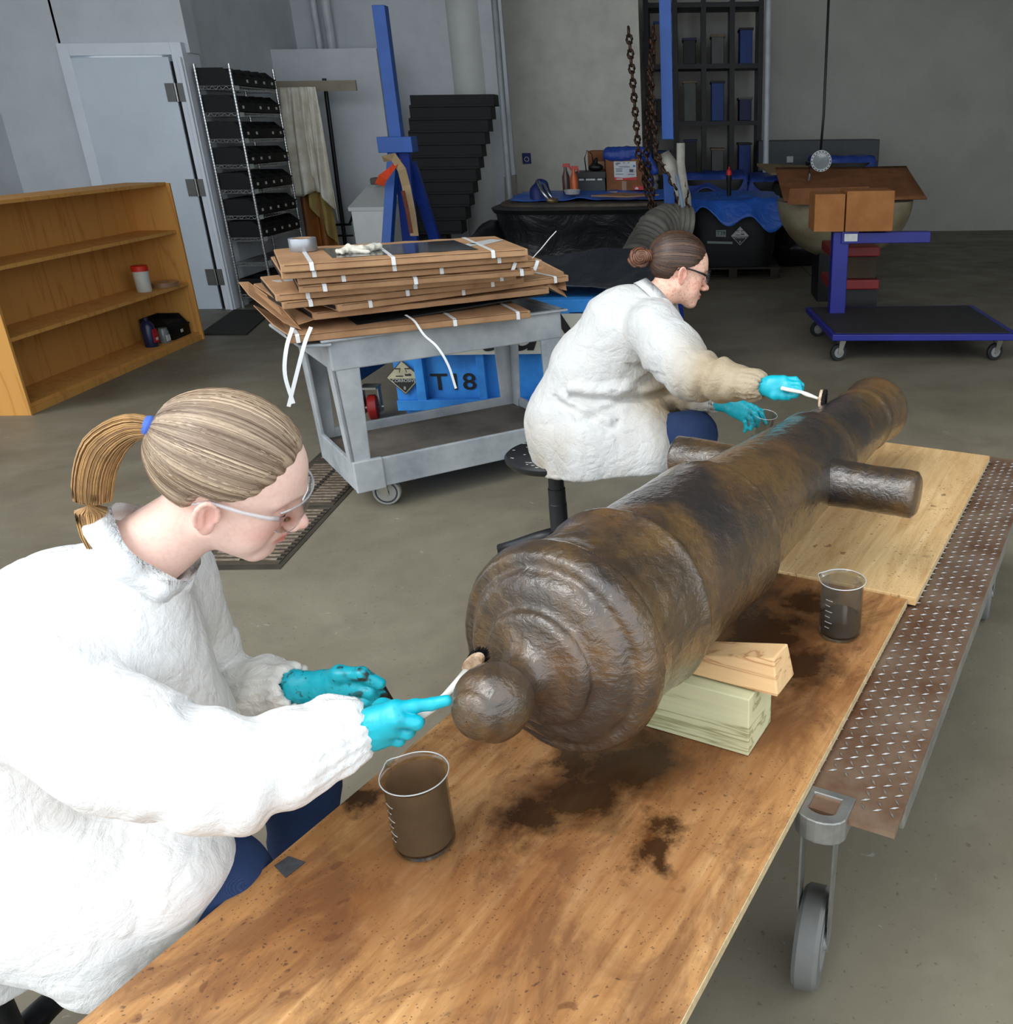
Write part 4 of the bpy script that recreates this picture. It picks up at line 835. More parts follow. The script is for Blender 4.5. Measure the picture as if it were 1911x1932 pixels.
S.chain([LS1, LE1], [.075, .06], .04).chain([LE1, LE1*.35+LW1*.65, LW1*.94+LE1*.06], [.060, .052, .038], .02)
for W_, E_ in ((RW1, RE1), (LW1, LE1)): d_ = (W_-E_)/np.linalg.norm(W_-E_); S.cap(W_-d_*.02, W_+d_*.06, .027, .03, .004, True)
cs = lambda V: .12*fbm(V, 6, 2)+.55*np.exp(-((V-LW1)**2).sum(1)/.03)
def gath(Ws):
    def f_(V, n):
        o = 0
        for W_, E_ in Ws:
            d_ = (W_-E_)/np.linalg.norm(W_-E_); t_ = (V-W_)@d_; x, y, _ = frame(d_); a = np.arctan2((V-W_)@y, (V-W_)@x); rad = np.linalg.norm(V-W_-np.outer(t_, d_), axis=1)
            w_ = np.clip(1+t_/.09, 0, 1)*(rad < .08)*(t_ < .03); o = o+w_*.0035*np.sin(a*13+3*np.sin(a*2)+t_*30)
            w2 = np.exp(-((t_+.16)/.11)**2)*(rad < .11); o = o+w2*.005*np.sin(t_*95+np.sin(a*2)*1.6+2*vnoise(V*14))
        return o
    return f_
cloth('coat', S, tyv1, p1, .009, 7., 1, cs, gath(((RW1, RE1), (LW1, LE1))))
# collar
x, y, _ = frame(nd); cb = MB(); V = []
for i in range(41):
    a = .5+5.4*i/40; dr = x*math.cos(a)+y*math.sin(a); c0 = N1+nd*.02; V += [c0+dr*.066-nd*.01, c0+dr*(.070+.004*math.sin(a*5))+nd*.024, c0+dr*.082-nd*.012+dr*.004*math.sin(a*7)]
cb.add(V, [(i*3+k, i*3+k+1, i*3+4+k, i*3+3+k) for i in range(40) for k in range(2)]); o = cb.put('collar', tyv1, p1, smooth=True); o.modifiers.new('t', 'SOLIDIFY').thickness = .002; tint(o.data, (0, 0, 0))
# jeans
def jeans(par, pv, knees, ankles, r=(.105, .078, .062), lo=(-1.4, .8, .0), hi=(-.5, 1.6, .8), h=.007):
    S = SDF(lo, hi, h); 
    for s, K_, F_ in zip((-1, 1), knees, ankles): S.chain([pv+A([0, s*.085, -.02]), K_, F_], r, .03)
    S.cap(pv+A([0, -.08, 0]), pv+A([0, .08, 0]), .14, .14, .04)
    V, Q = S.mesh(); n = vnormals(V, Q); V = V+n*((ridge(V, 11, 2)-.4)*.006)[:, None]; return put('jeans', np_mesh('jeans', V, Q), denim, par, world=True)
jeans(p1, PV1, (RK1, LK1), (A([-.80, 1.03, .14]), A([-.80, 1.39, .14])), (.11, .075, .058))
shoe = M('dark_shoe', (40, 40, 44), .6)
def shoes(par, pts, d):
    for p in pts:
        S = SDF(A(p)+[-.2, -.2, -.1], A(p)+[.3, .25, .15], .006); S.chain([A(p), A(p)+A(d)*.10+A([0, 0, -.03]), A(p)+A(d)*.17+A([0, 0, -.045])], [.045, .042, .034], .03); S.cut(A(p)-[0, 0, .078], (0, 0, -1), .003); V, Q = S.mesh()
        put('shoe', np_mesh('shoe', V, Q), shoe, par, world=True)
shoes(p1, ((-.80, 1.03, .08), (-.80, 1.39, .08)), (.97, .2, 0))
# right glove: index stretched along the brush, the other fingers folded behind the handle
YR = 1.0
K1 = [at(745, 1338, YR+.005), at(748, 1357, YR-.006), at(740, 1376, YR-.004), at(728, 1391, YR+.004)]
F1 = [[at(783, 1332, YR+.012), at(815, 1328, YR+.018), at(842, 1322, YR+.02)],
      [at(785, 1364, YR+.0), at(788, 1362, YR+.028), at(764, 1352, YR+.036)],
      [at(768, 1382, YR+.002), at(772, 1380, YR+.030), at(750, 1370, YR+.036)],
      [at(752, 1398, YR+.006), at(756, 1394, YR+.030), at(738, 1384, YR+.034)]]
TH1 = [at(722, 1338, YR+.030), at(755, 1342, YR+.045), at(786, 1342, YR+.040)]
glove('glove', at(690, 1378, YR), K1, F1, TH1, glv, p1, cuff=RW1, dirt=.25)
YL = 1.24
K2 = [at(664, 1284, YL-.01), at(668, 1300, YL-.018), at(662, 1314, YL-.014), at(650, 1324, YL-.006)]
F2 = [[at(690, 1285, YL-.012), at(710, 1296, YL-.008), at(724, 1308, YL-.002)],
      [at(698, 1306, YL-.02), at(708, 1322, YL-.012), at(704, 1332, YL+.0)],
      [at(690, 1322, YL-.018), at(696, 1338, YL-.008), at(686, 1344, YL+.004)],
      [at(672, 1336, YL-.012), at(672, 1348, YL-.0), at(662, 1346, YL+.008)]]
T2 = [at(640, 1272, YL-.012), at(682, 1272, YL-.020), at(716, 1290, YL-.018)]
glove('glove', at(600, 1296, YL), K2, F2, T2, glv, p1, cuff=LW1+(at(548, 1296, YL)-at(600, 1296, YL))*-.1, dirt=1.0)
tm = M('dark_tool', (34, 40, 52), .25, .5)
MB().tube([at(705, 1288, YL-.008), at(722, 1298, YL-.004), at(738, 1322, YL+.004)], [.0045, .0055, .0045], 12).put('scraper_tool', tm, smooth=True, label='small dark metal tool held in the left glove of the blonde person', cat='tool')

# ---------------------------------------------------------------- brushes
def brush(pts, rad, head, hd, bdir, label, h=.0015):
    t = thing('scrub_brush', label, 'brush', pts[0]); wp = M('white_plastic', (232, 230, 222), .35, var=.03)
    MB().tube(pts, rad, 16, flat=.7).put('handle', wp, t, smooth=True)
    x, y, z = frame(bdir); hd = np.array(hd, float); hd = hd-z*(hd@z); hd /= np.linalg.norm(hd); sd_ = np.cross(z, hd); c = np.array(head)
    b = MB(); V = []; n = 20
    for k_ in range(n): a = 6.283*k_/n; V.append(c+hd*math.cos(a)*.026+sd_*math.sin(a)*.012)
    b.plate(V if True else V, .009); b.put('brush_head', M('stained_plastic', (214, 196, 170), .5, var=.25, vs=60, rgb2=(150, 104, 62)), t, bevel=.002)
    b = MB(); rs = np.random.RandomState(2)
    for _ in range(420):
        a = rs.rand()*6.283; q = math.sqrt(rs.rand()); p = c+hd*math.cos(a)*.023*q+sd_*math.sin(a)*.010*q; e = p+z*.020+(hd*math.cos(a)*q+sd_*math.sin(a)*q)*.004+rs.randn(3)*.001; b.tube([p, e], [.0007, .0005], 3, cap=False)
    props(b.put('bristles', M('black_bristle', (18, 18, 20), .4), t), kind='stuff'); return t
KC = GC-GA*.17
hb = at(893, 1252, 1.125); bb = at(912, 1232, 1.15)
brush([at(788, 1352, 1.03), at(815, 1336, 1.045), at(840, 1312, 1.075), at(862, 1292, 1.10), at(880, 1266, 1.125)], [.0085, .0075, .0055, .0085, .006], at(890, 1255, 1.128), at(902, 1246, 1.13)-at(886, 1262, 1.13), at(918, 1222, 1.165)-at(893, 1250, 1.13), 'white-handled brush with black bristles scrubbing behind the cannon knob')
# ---------------------------------------------------------------- person beyond the barrel
p2 = thing('person', 'brown-haired person with a bun and black-framed glasses, seated behind the barrel in a soiled coat', 'person', (-.47, 3.10, 0))
R2 = RM(.217, .307, -.132); H2 = A([-.027, 3.138, 1.147]); N2 = A([-.135, 3.10, 1.045])
RS2, RE2, RW2 = at(1232, 618, 2.93), at(1305, 706, 2.76), at(1430, 728, 2.60)
LS2, LE2, LW2 = at(1238, 590, 3.20), at(1268, 742, 3.10), at(1356, 759, 2.94)
PV2 = at(1098, 800, 3.13); CH2 = at(1180, 615, 3.09)
RK2, LK2 = at(1308, 820, 2.95), at(1290, 768, 3.26)
S = SDF((-.8, 2.4, .0), (.45, 3.5, 1.1), .012)
S.cap(PV2, CH2, .13, .12).cap(CH2, N2, .10, .055).cap(RS2, LS2, .05).chain([RS2, RE2, RW2], [.045, .036, .024]).chain([LS2, LE2, LW2], [.045, .036, .024])
for s, K_, ft in ((-.08, RK2, A([-.05, 2.92, .10])), (.08, LK2, A([-.02, 3.28, .10]))): S.chain([PV2+A([0, s, -.04]), K_, ft, ft+A([.13, -.02, -.06])], [.075, .05, .035, .03])
mw2, L2 = person_parts(p2, H2, R2, N2, S, ((232, 188, 166), (216, 128, 108), (176, 92, 84), .5, (92, 62, 46)), smile=.002, h=.003)
hairdo(p2, (R2, H2), (-.112, 0, .012), (40, 26, 20), (100, 72, 54), .02, 4200, seed=2)
# bun of twisted strands
S = SDF(L2((-.14, 0, .0))-.07, L2((-.14, 0, .0))+.07, .0022)
for c, r in (((-.150, -.004, .008), (.028, .026, .030)), ((-.122, -.012, .016), (.018, .020, .020)), ((-.158, .008, -.008), (.022, .024, .022))): S.ell(L2(c), r, .008, rot=R2)
V, Q = S.mesh(); n = vnormals(V, Q); lc = (V-L2((-.146, 0, .005)))@R2; sw = np.sin(np.linalg.norm(lc[:, [0, 2]], axis=1)*900+np.arctan2(lc[:, 2], lc[:, 0])*3+2*vnoise(V*40))
V = V+n*(sw*.0010+(ridge(V, 40, 2)-.4)*.004)[:, None]; me = np_mesh('hair_bun', V, Q); kk = np.clip(.5+.4*sw+.4*(fbm(V, 80, 2)-.5), 0, 1)[:, None]
tint(me, np.array(lin((44, 28, 20))[:3])*(1-kk)+np.array(lin((132, 82, 52))[:3])*kk); put('hair_bun', me, hair_m, p2, world=True)
rs = np.random.RandomState(8); b = MB()
for i in range(90):
    c = L2((-.146, 0, .005)); a0 = rs.rand()*6.28; rr_ = .018+rs.rand()*.016; ph = rs.rand()*6.28; q = []
    for k_ in range(7): a = a0+k_*.45; q.append(c+R2@A([math.cos(a)*rr_, math.cos(ph)*.02+.006*math.sin(a*2), math.sin(a)*rr_]))
    b.tube(q, [.0004]+[.0008]*5+[.0003], 3, cap=False)
b.put('bun_strands', M('bun_strand', (104, 66, 44), .4, var=.3, vs=50), p2, smooth=True)
specs_(p2, L2, M('black_frame', (22, 22, 26), .3), m_thin('clear_lens2', (222, 224, 226), .10))
HEM = .455
S = SDF((-.82, 2.5, .42), (.34, 3.46, 1.16), .0068)
S.chain([PV2+A([-.0, 0, .0]), at(1150, 812, 3.04), at(1212, 815, 2.99)], [.20, .165, .115], .05)
S.chain([PV2+A([-.0, -.04, -.04]), PV2+A([.02, -.05, -.24])], [.17, .185], .05)
S.chain([at(1120, 835, 2.98), at(1215, 838, 2.95)], [.13, .10], .05); S.cap(at(1130, 930, 2.97), at(1222, 915, 2.94), .125, .10, .04); S.cap(at(1130, 870, 2.97), at(1222, 862, 2.94), .125, .10, .04)
S.cap(PV2, at(1200, 790, 3.25), .16, .11, .05)
h0, h1 = at(1040, 878, 3.0), at(1270, 880, 2.9); S.cut((-.372, 2.93, .482), (.10, -.12, -1), .003); S.cut(at(1285, 828, 2.92), (1, -.1, -.10), .006)
wa = at(1143, 715, 3.11); cu = at(1186, 628, 3.09)
S.cap(PV2+A([.03, 0, .03]), wa, .175, .195, .06, sq=((0, 1, 0), .85)).cap(wa, cu, .195, .155, .06, sq=((0, 1, 0), .85)).cap(cu, N2+A([-.01, 0, -.03]), .15, .075, .05)
S.cap(RS2+A([.0, .03, -.01]), LS2+A([-.01, -.03, -.02]), .078, .078, .05)
nd = (H2-N2)/np.linalg.norm(H2-N2); S.cap(N2+nd*.02, N2+nd*.13, .052, .066, .008, True); S.cut(N2+nd*.045, nd, .006)
S.chain([RS2, RS2*.5+RE2*.5+A([.0, 0, -.005]), RE2], [.088, .086, .076], .05).chain([RE2, RE2*.5+RW2*.5+A([0, 0, -.004]), RW2*.94+RE2*.06, RW2], [.074, .056, .040, .031], .03)
S.chain([LS2, LE2], [.08, .058], .03).chain([LE2, LE2*.4+LW2*.6, LW2*.95+LE2*.05], [.056, .046, .032], .02)
for W_, E_ in ((RW2, RE2), (LW2, LE2)): d_ = (W_-E_)/np.linalg.norm(W_-E_); S.cap(W_-d_*.02, W_+d_*.06, .025, .03, .004, True)
el = at(1350, 705, 2.70)
def soil2(V):
    t = np.clip(((V-RE2)@(RW2-RE2))/((RW2-RE2)@(RW2-RE2))*1.6+.45, 0, 1)*(np.linalg.norm(V-(RE2+RW2)/2, axis=1) < .26)
    l_ = np.exp(-((V-LE2)**2).sum(1)/.03); sk = np.clip(((.72-V[:, 2])/.25), 0, 1)*np.clip((fbm(V, 6, 3)-.42)*4, 0, 1)*.8
    fr_ = .5*np.exp(-((V-at(1265, 760, 2.95))**2).sum(1)/.01)
    return np.maximum(np.maximum(t*.95, l_), sk)+fr_+.12*fbm(V, 5, 2)
def fold2(V, n):    # the deep crease between bodice and skirt, and drag folds from armpit
    a, b_ = at(1095, 752, 2.93), at(1262, 762, 2.90); z = V[:, 2]-np.interp(V[:, 0], [a[0], b_[0]], [a[2], b_[2]]); m_ = ((V[:, 0] > a[0]-.04)*(V[:, 0] < b_[0]+.03)*(V[:, 1] < 3.1)).astype(float)
    o = -m_*.020*np.exp(-(z/.010)**2)+m_*.012*np.exp(-((z-.028)/.020)**2)
    for p, q, d_ in ((at(1255, 700, 2.9), at(1170, 740, 2.9), .010), (at(1250, 680, 2.9), at(1200, 690, 2.9), .010), (at(1240, 720, 2.9), at(1090, 780, 2.93), .008), (at(1060, 750, 2.95), at(1150, 790, 2.9), .009)):
        ab = q-p; t = np.clip(((V-p)@ab)/(ab@ab), 0, 1); e = V-p-np.outer(t, ab); dd = np.linalg.norm(e*[1, .25, 1], axis=1); o = o+d_*np.exp(-(dd/.014)**2)*(V[:, 1] < 3.1)-d_*.8*np.exp(-((dd-.025)/.012)**2)*(V[:, 1] < 3.1)*(e[:, 2] < 0)
    return o+gath(((RW2, RE2), (LW2, LE2)))(V, n)
cloth('coat', S, tyv2, p2, .010, 6., 1, soil2, fold2)
x, y, _ = frame(nd); cb = MB(); V = []
for i in range(41):
    a = .3+5.7*i/40; dr = x*math.cos(a)+y*math.sin(a); c0 = N2+nd*.026; V += [c0+dr*.060-nd*.01, c0+dr*(.064+.003*math.sin(a*5))+nd*.026, c0+dr*.082-nd*.014]
cb.add(V, [(i*3+k, i*3+k+1, i*3+4+k, i*3+3+k) for i in range(40) for k in range(2)]); o = cb.put('collar', tyv2, p2, smooth=True); o.modifiers.new('t', 'SOLIDIFY').thickness = .002; tint(o.data, (0, 0, 0))
jeans(p2, PV2+A([0, 0, -.03]), (RK2, LK2), (A([-.05, 2.92, .14]), A([-.02, 3.28, .14])), (.115, .078, .06), (-.75, 2.7, 0), (.3, 3.5, .85))
shoes(p2, ((-.05, 2.92, .08), (-.02, 3.28, .08)), (.97, -.2, 0))
Y = 2.58
K3 = [at(1478, 716, Y-.005), at(1486, 724, Y-.018), at(1486, 734, Y-.024), at(1480, 743, Y-.018)]
F3 = [[at(1500, 716, Y-.006), at(1512, 727, Y-.008), at(1511, 738, Y-.008)], [at(1506, 725, Y-.026), at(1509, 738, Y-.032), at(1498, 744, Y-.030)],
      [at(1502, 735, Y-.032), at(1501, 746, Y-.036), at(1490, 748, Y-.030)], [at(1492, 744, Y-.026), at(1488, 751, Y-.026), at(1480, 750, Y-.018)]]
T3 = [at(1462, 746, Y-.02), at(1478, 748, Y-.024), at(1492, 744, Y-.020)]
glove('glove', at(1450, 730, Y), K3, F3, T3, glv, p2, h=.002, cuff=RW2, dirt=0.2)
Y = 2.92
K4 = [at(1410, 763, Y), at(1412, 773, Y-.018), at(1408, 782, Y-.022), at(1400, 788, Y-.018)]
F4 = [[at(1425, 770, Y-.01), at(1436, 781, Y-.02), at(1444, 798, Y-.024)], [at(1424, 780, Y-.03), at(1430, 792, Y-.036), at(1428, 803, Y-.036)],
      [at(1416, 790, Y-.032), at(1420, 801, Y-.036), at(1416, 809, Y-.034)], [at(1406, 796, Y-.026), at(1408, 807, Y-.028), at(1405, 813, Y-.026)]]
T4 = [at(1398, 772, Y+.01), at(1418, 770, Y+.016), at(1436, 776, Y+.012)]
glove('glove', at(1380, 765, Y), K4, F4, T4, glv, p2, h=.002, cuff=LW2, dirt=.5)
# beaker held in the left glove
bc = at(1440, 806, 2.90); ba = np.array([.12, -.15, 1.]); ba /= np.linalg.norm(ba); t = thing('beaker', 'small clear beaker held in the left glove of the person on the stool', 'beaker', bc-ba*.05)
r, hh = .036, .095; MB().lathe([(.001, -hh/2), (r*.92, -hh/2), (r, -hh/2+.006), (r, hh/2-.008), (r*1.1, hh/2)], bc, ba, 40, cap=False).put('glass', _mc['bg'], t, smooth=True); MB().lathe([(r*1.1, hh/2-.001), (r*1.12, hh/2), (r*1.1, hh/2+.001), (r*1.08, hh/2)], bc, ba, 40, cap=False).put('rim', _mc['rim'], t, smooth=True)
hd = at(1546, 752, 2.475); brush([at(1474, 732, 2.54), at(1490, 736, 2.53), at(1512, 740, 2.52), at(1522, 744, 2.51), at(1544, 752, 2.48)], [.0085, .008, .007, .0085, .005], hd, at(1553, 742, 2.47)-at(1541, 758, 2.47), at(1572, 752, 2.46)-at(1550, 750, 2.475), 'white-handled brush scrubbing the top of the barrel beyond the trunnions')
# stools
def stool(x, y, zs, label, leg_r=.26):
    t = thing('stool', label, 'stool', (x, y, 0), 0, 'black round stools'); sm = M('black_seat_paint', (34, 36, 40), .35, var=.2, vs=30); pm = M('black_plastic', (30, 31, 34), .45, var=.15)
    MB().lathe([(.001, zs-.045), (.12, zs-.045), (.165, zs-.032), (.178, zs-.018), (.180, zs-.006), (.172, zs+.001), (.165, zs-.003), (.001, zs-.006)], (x, y, 0), n=56, cap=False).put('seat', sm, t, auto=True)
    b = MB(); rs = np.random.RandomState(3)
    for _ in range(26):
        a = rs.rand()*6.28; q = .10+.07*rs.rand(); c = np.array([x+math.cos(a)*q, y+math.sin(a)*q, zs-.0028 if q < .165 else zs+.001]); b.ell(c, (.002+.008*rs.rand(), .0015+.003*rs.rand(), .0008), 8)
    props(b.put('paint_spots', M('dried_paint', (190, 194, 194), .6), t), kind='stuff')
    MB().lathe([(.034, .16), (.034, .30), (.0325, .302), (.0325, .36), (.029, .362), (.029, zs-.04)], (x, y, 0), n=32).put('column', pm, t, auto=True)
    for k_ in range(5):
        a = k_*1.2566+2.9; d = np.array([math.cos(a), math.sin(a), 0]); p = np.array([x, y, 0]); lg = MB().tube([p+d*.02+[0, 0, .17], p+d*.10+[0, 0, .145], p+d*.20+[0, 0, .105], p+d*leg_r+[0, 0, .085]], [.028, .024, .020, .017], 12).put('leg', pm, t, smooth=True)
        q = p+d*leg_r; MB().cyl(q+[-d[1]*.014, d[0]*.014, .028], q+[d[1]*.014, -d[0]*.014, .028], .028, n=20).cyl(q+[0, 0, .05], q+[0, 0, .09], .008, n=8).put('caster', pm, lg, auto=True)
    return t
stool(-.50, 3.13, .50, 'black paint-spotted stool under the person with the brown bun')
stool(-1.17, 1.05, .44, 'black stool under the person with the blonde ponytail')
# ============================================================ bookshelf by the door
pine = m_wood('yellow_pine', (206, 150, 78), (186, 128, 60), (6, 6, .5), dist=.6, sc=1.2)
bs_ = thing('bookshelf', 'honey-coloured pine bookshelf against the wall left of the grey door', 'shelf', (-4.25, 6.4, 0))
MB().box((-4.22, 7.53, .615), (.33, .022, 1.23)).put('side_panel', pine, bs_, bevel=.002); MB().box((-4.22, 5.37, .615), (.33, .022, 1.23)).put('side_panel', pine, bs_, bevel=.002)
MB().box((-4.388, 6.45, .615), (.008, 2.14, 1.21)).put('back_panel', pine, bs_)
for z in (.05, .455, .865, 1.225): MB().box((-4.235, 6.45, z), (.31, 2.14, .024)).put('shelf', pine, bs_, bevel=.002)
MB().box((-4.075, 6.45, .02), (.02, 2.14, .04)).put('plinth', pine, bs_)
c = (-4.19, 7.08, .468); t = thing('paint_pot', 'white plastic pot with a red lid on the middle shelf of the bookshelf', 'pot', c)
MB().lathe([(.05, 0), (.052, .004), (.056, .15), (.056, .16)], c, n=32).put('pot', M('white_pot', (206, 208, 200), .4), t, auto=True)
MB().lathe([(.060, .155), (.060, .19), (.055, .196), (.001, .197)], c, n=32).put('lid', M('red_lid', (208, 44, 26), .4), t, auto=True)
c = (-4.17, 7.33, .468); t = thing('tape_reel', 'flat reel of brown packing tape on the bookshelf beside the white pot', 'tape', c)
MB().lathe([(.04, 0), (.105, 0), (.105, .035), (.04, .035), (.04, 0)], c, n=40, cap=False).put('reel', M('brown_tape', (150, 116, 84), .3, coat=.5), t, auto=True)
c = (-4.18, 6.98, .063); t = thing('oil_bottle', 'dark blue bottle with a red and white label on the bottom shelf', 'bottle', c)
MB().lathe([(.045, 0), (.048, .01), (.048, .16), (.03, .19), (.016, .20), (.016, .225), (.001, .226)], c, n=28).put('bottle', M('navy_plastic', (22, 34, 70), .35), t, auto=True)
MB().box((c[0]+.047, c[1], c[2]+.085), (.006, .06, .10)).put('label', M('red_label', (190, 30, 44), .5), t); MB().box((c[0]+.051, c[1]+.005, c[2]+.06), (.002, .03, .02)).put('label_patch', lbl, t)
c = (-4.15, 7.12, .063); t = thing('glass_jar', 'small glass jar with a pale label on the bottom shelf of the bookshelf', 'jar', c)
MB().lathe([(.038, 0), (.04, .005), (.04, .085), (.034, .10), (.034, .115)], c, n=28).put('jar', M('jar_glass', (120, 126, 124), .1, var=.1), t, auto=True); MB().box((c[0]+.038, c[1]-.01, c[2]+.04), (.008, .045, .045)).put('label', lbl, t)
def bin_(name, p0, sx, sy, h, label, cat, grp, nl=1, par=None):   # stacked-front storage bin facing +X
    x, y, z = p0; t = thing(name, label, cat, (x, y, z), 0, grp); b = MB(); bm_ = M('black_bin', (8, 8, 10), .55, spec=.3); w_ = .004
    b.plate([(x, y, z), (x+sx, y, z), (x+sx, y, z+h*.55), (x+sx*.75, y, z+h), (x, y, z+h)], w_).plate([(x, y+sy-w_, z), (x+sx, y+sy-w_, z), (x+sx, y+sy-w_, z+h*.55), (x+sx*.75, y+sy-w_, z+h), (x, y+sy-w_, z+h)], w_)
    b.box((x+.002, y+sy/2, z+h/2), (.004, sy, h)).box((x+sx/2, y+sy/2, z+.002), (sx, sy, .004)).box((x+sx-.002, y+sy/2, z+h*.275), (.004, sy, h*.55)); b.box((x+sx+.004, y+sy/2, z+h*.53), (.012, sy, .012)); b.put('shell', bm_, t)
    MB().box((x+sx*.45, y+sy/2, z+h*.5), (sx*.8, sy*.9, h*.5)).put('contents', M('black_parts', (10, 10, 11), .9), t)
    if nl: MB().box((x+sx+.004, y+sy*.5, z+h*.30), (.003, .034, .024)).put('bin_label', M('white_card', (214, 214, 206), .6), t)
    return t
bin_('storage_bin', (-4.36, 7.20, .063), .24, .26, .17, 'black storage bin with a white label on the bottom shelf of the bookshelf', 'bin', None)
# ============================================================ wire rack with bins
chrome = M('chrome_wire', (196, 198, 198), .22, .9, var=.05)
RX0, RX1, RY0, RY1 = -4.36, -4.05, 8.93, 9.86
rk = thing('wire_rack', 'chrome wire shelving rack holding rows of black bins beside the grey door', 'rack', (-4.2, 9.4, 0))
for x in (RX0, RX1):
    for y in (RY0, RY1):
        b = MB().cyl((x, y, .07), (x, y, 2.15), .0125, n=12); pl = b.put('post', chrome, rk, auto=True); b = MB()
        for q in range(80): b.cyl((x, y, .10+q*.0254), (x, y, .104+q*.0254), .0137, n=10)
        props(b.put('post_rings', M('ring_dark', (90, 92, 92), .4, .8), pl), kind='stuff')
        MB().cyl((x, y, 0), (x, y, .07), .018, .012, n=12).put('foot', chrome, rk)
zs = [.13, .43, .66, .86, 1.09, 1.31, 1.53, 1.75, 1.97]
for z in zs:
    b = MB()
    for y in (RY0, RY1): b.tube([(RX0, y, z), (RX1, y, z)], .004, 6).tube([(RX0, y, z-.028), (RX1, y, z-.028)], .003, 6)
    for x in (RX0, RX1):
        b.tube([(x, RY0, z), (x, RY1, z)], .004, 6).tube([(x, RY0, z-.028), (x, RY1, z-.028)], .003, 6)
        zz = [(x, RY0+i*(RY1-RY0)/30, z-.028*(i % 2)) for i in range(31)]; b.tube(zz, .002, 5)
    for y in (RY0, RY1): b.tube([(RX0+i*(RX1-RX0)/10, y, z-.028*(i % 2)) for i in range(11)], .002, 5)
    for i in range(1, 24): b.tube([(RX0, RY0+i*(RY1-RY0)/24, z+.003), (RX1, RY0+i*(RY1-RY0)/24, z+.003)], .0018, 4)
    for i in range(3): b.tube([(RX0+(i+.5)*.1, RY0, z-.004), (RX0+(i+.5)*.1, RY1, z-.004)], .003, 5)
    b.put('wire_shelf', chrome, rk)
    if z > .2: MB().box((RX1+.006, RY0+.06, z-.01), (.003, .09, .05)).put('shelf_tag', M('tag_white', (200, 206, 206), .5), rk)
names = ['bottom', 'second', 'third', 'fourth', 'fifth', 'sixth', 'seventh', 'top']
for k_, z in enumerate(zs[:1]+zs[2:]):
    n = 5 if k_ else 3
    for q in range(n):
        wy = (RY1-RY0-.03)/n; bin_('storage_bin', (RX0+.01, RY0+.015+q*wy, z+.005), RX1-RX0-.0, wy-.006, .145, '%s black bin in the row on the %s shelf of the wire rack' % ((('nearest', 'second nearest', 'middle', 'second farthest', 'farthest') if n == 5 else ('nearest', 'middle', 'farthest'))[q], names[k_]), 'bin', 'black bins on the %s wire shelf' % names[k_], 1 if (q+k_) % 7 else 0)
# ============================================================ hanging aprons, red board, stands and cabinet
def drape(name, mat, x0, x1, y, ztop, zbot, label, cat, waves=5, amp=.03, taper=0., seed=0, bot=None, **k):
    nx, nz = 44, 26; V = []
    for j in range(nz+1):
        for i in range(nx+1):
            u = i/nx; v = j/nz; w_ = 1-taper*(1-v); x = (x0+x1)/2+(u-.5)*(x1-x0)*w_; zb = zbot+(bot(u) if bot else .03*math.sin(u*7+seed))
            V.append((x, y+amp*(.3+v)*math.sin(u*waves*6.283+seed+v*1.2)+.008*math.sin(u*31+v*9), ztop+(zb-ztop)*v))
    Fc = [(j*(nx+1)+i, j*(nx+1)+i+1, (j+1)*(nx+1)+i+1, (j+1)*(nx+1)+i) for j in range(nz) for i in range(nx)]
    o = MB().add(V, Fc).put(name, mat, smooth=True, label=label, cat=cat, **k); o.modifiers.new('t', 'SOLIDIFY').thickness = .006; return o
gx = lambda px, py, Y: float(at(px, py, Y)[0]); gz = lambda px, py, Y: float(at(px, py, Y)[2])
Yh = 10.3
MB().box((gx(590, 200, Yh), Yh+.10, 2.02), (.9, .03, .10)).put('coat_rail', M('rail_wood', (150, 140, 120), .6), label='wooden hook rail from which the work aprons hang', cat='rail')
pl_ = MB().box((gx(600, 300, Yh)+.02, Yh+.62, 1.2), (1.15, .08, 2.4)).put('partition_panel', wallm, label='pale partition panel behind the hanging aprons', cat='partition')
drape('apron', M('brown_leather', (160, 98, 38), .6, var=.25, vs=4, bump=.3, bs=14), gx(556, 350, Yh), gx(628, 380, Yh), Yh, 1.95, gz(600, 462, Yh)-.25, 'brown leather work apron hanging below the white cloth', 'apron', 2.2, .05, .25, 1)
drape('apron', M('yellow_suede', (176, 152, 88), .8, var=.15, vs=5, bump=.3, bs=20), gx(583, 350, Yh), gx(632, 380, Yh), Yh-.07, 1.95, gz(615, 455, Yh)-.1, 'pale yellow suede apron hanging right of the brown one', 'apron', 2, .04, .5, 2, lambda u: .5*(1-u))
wc = M('stained_cloth', (232, 230, 218), .8, var=.1, vs=5, rgb2=(196, 184, 160))
drape('work_coat', wc, gx(552, 300, Yh), gx(617, 300, Yh), Yh-.16, 2.0, gz(590, 364, Yh), 'stained white work coat hanging in front of the brown apron', 'coat', 2.6, .04, .2, 3)
drape('cloth', wc, gx(598, 300, Yh), gx(636, 300, Yh), Yh-.22, 2.0, gz(625, 408, Yh), 'long white rag hanging right of the stained coat', 'cloth', 1.6, .05, .3, 5, lambda u: .42-.45*u)
Yr = 11.62; X = lambda px, py=330: gx(px, py, Yr); Z = lambda py, px=640: gz(px, py, Yr)
t = thing('notice_board', 'red board with white papers on the wall behind the aprons', 'board', at(635, 330, Yr))
MB().plate([(X(606), Yr, Z(352)), (X(661), Yr, Z(352)), (X(661), Yr, Z(200)), (X(606), Yr, Z(200))], .02).put('board', M('red_board', (150, 40, 32), .6), t)
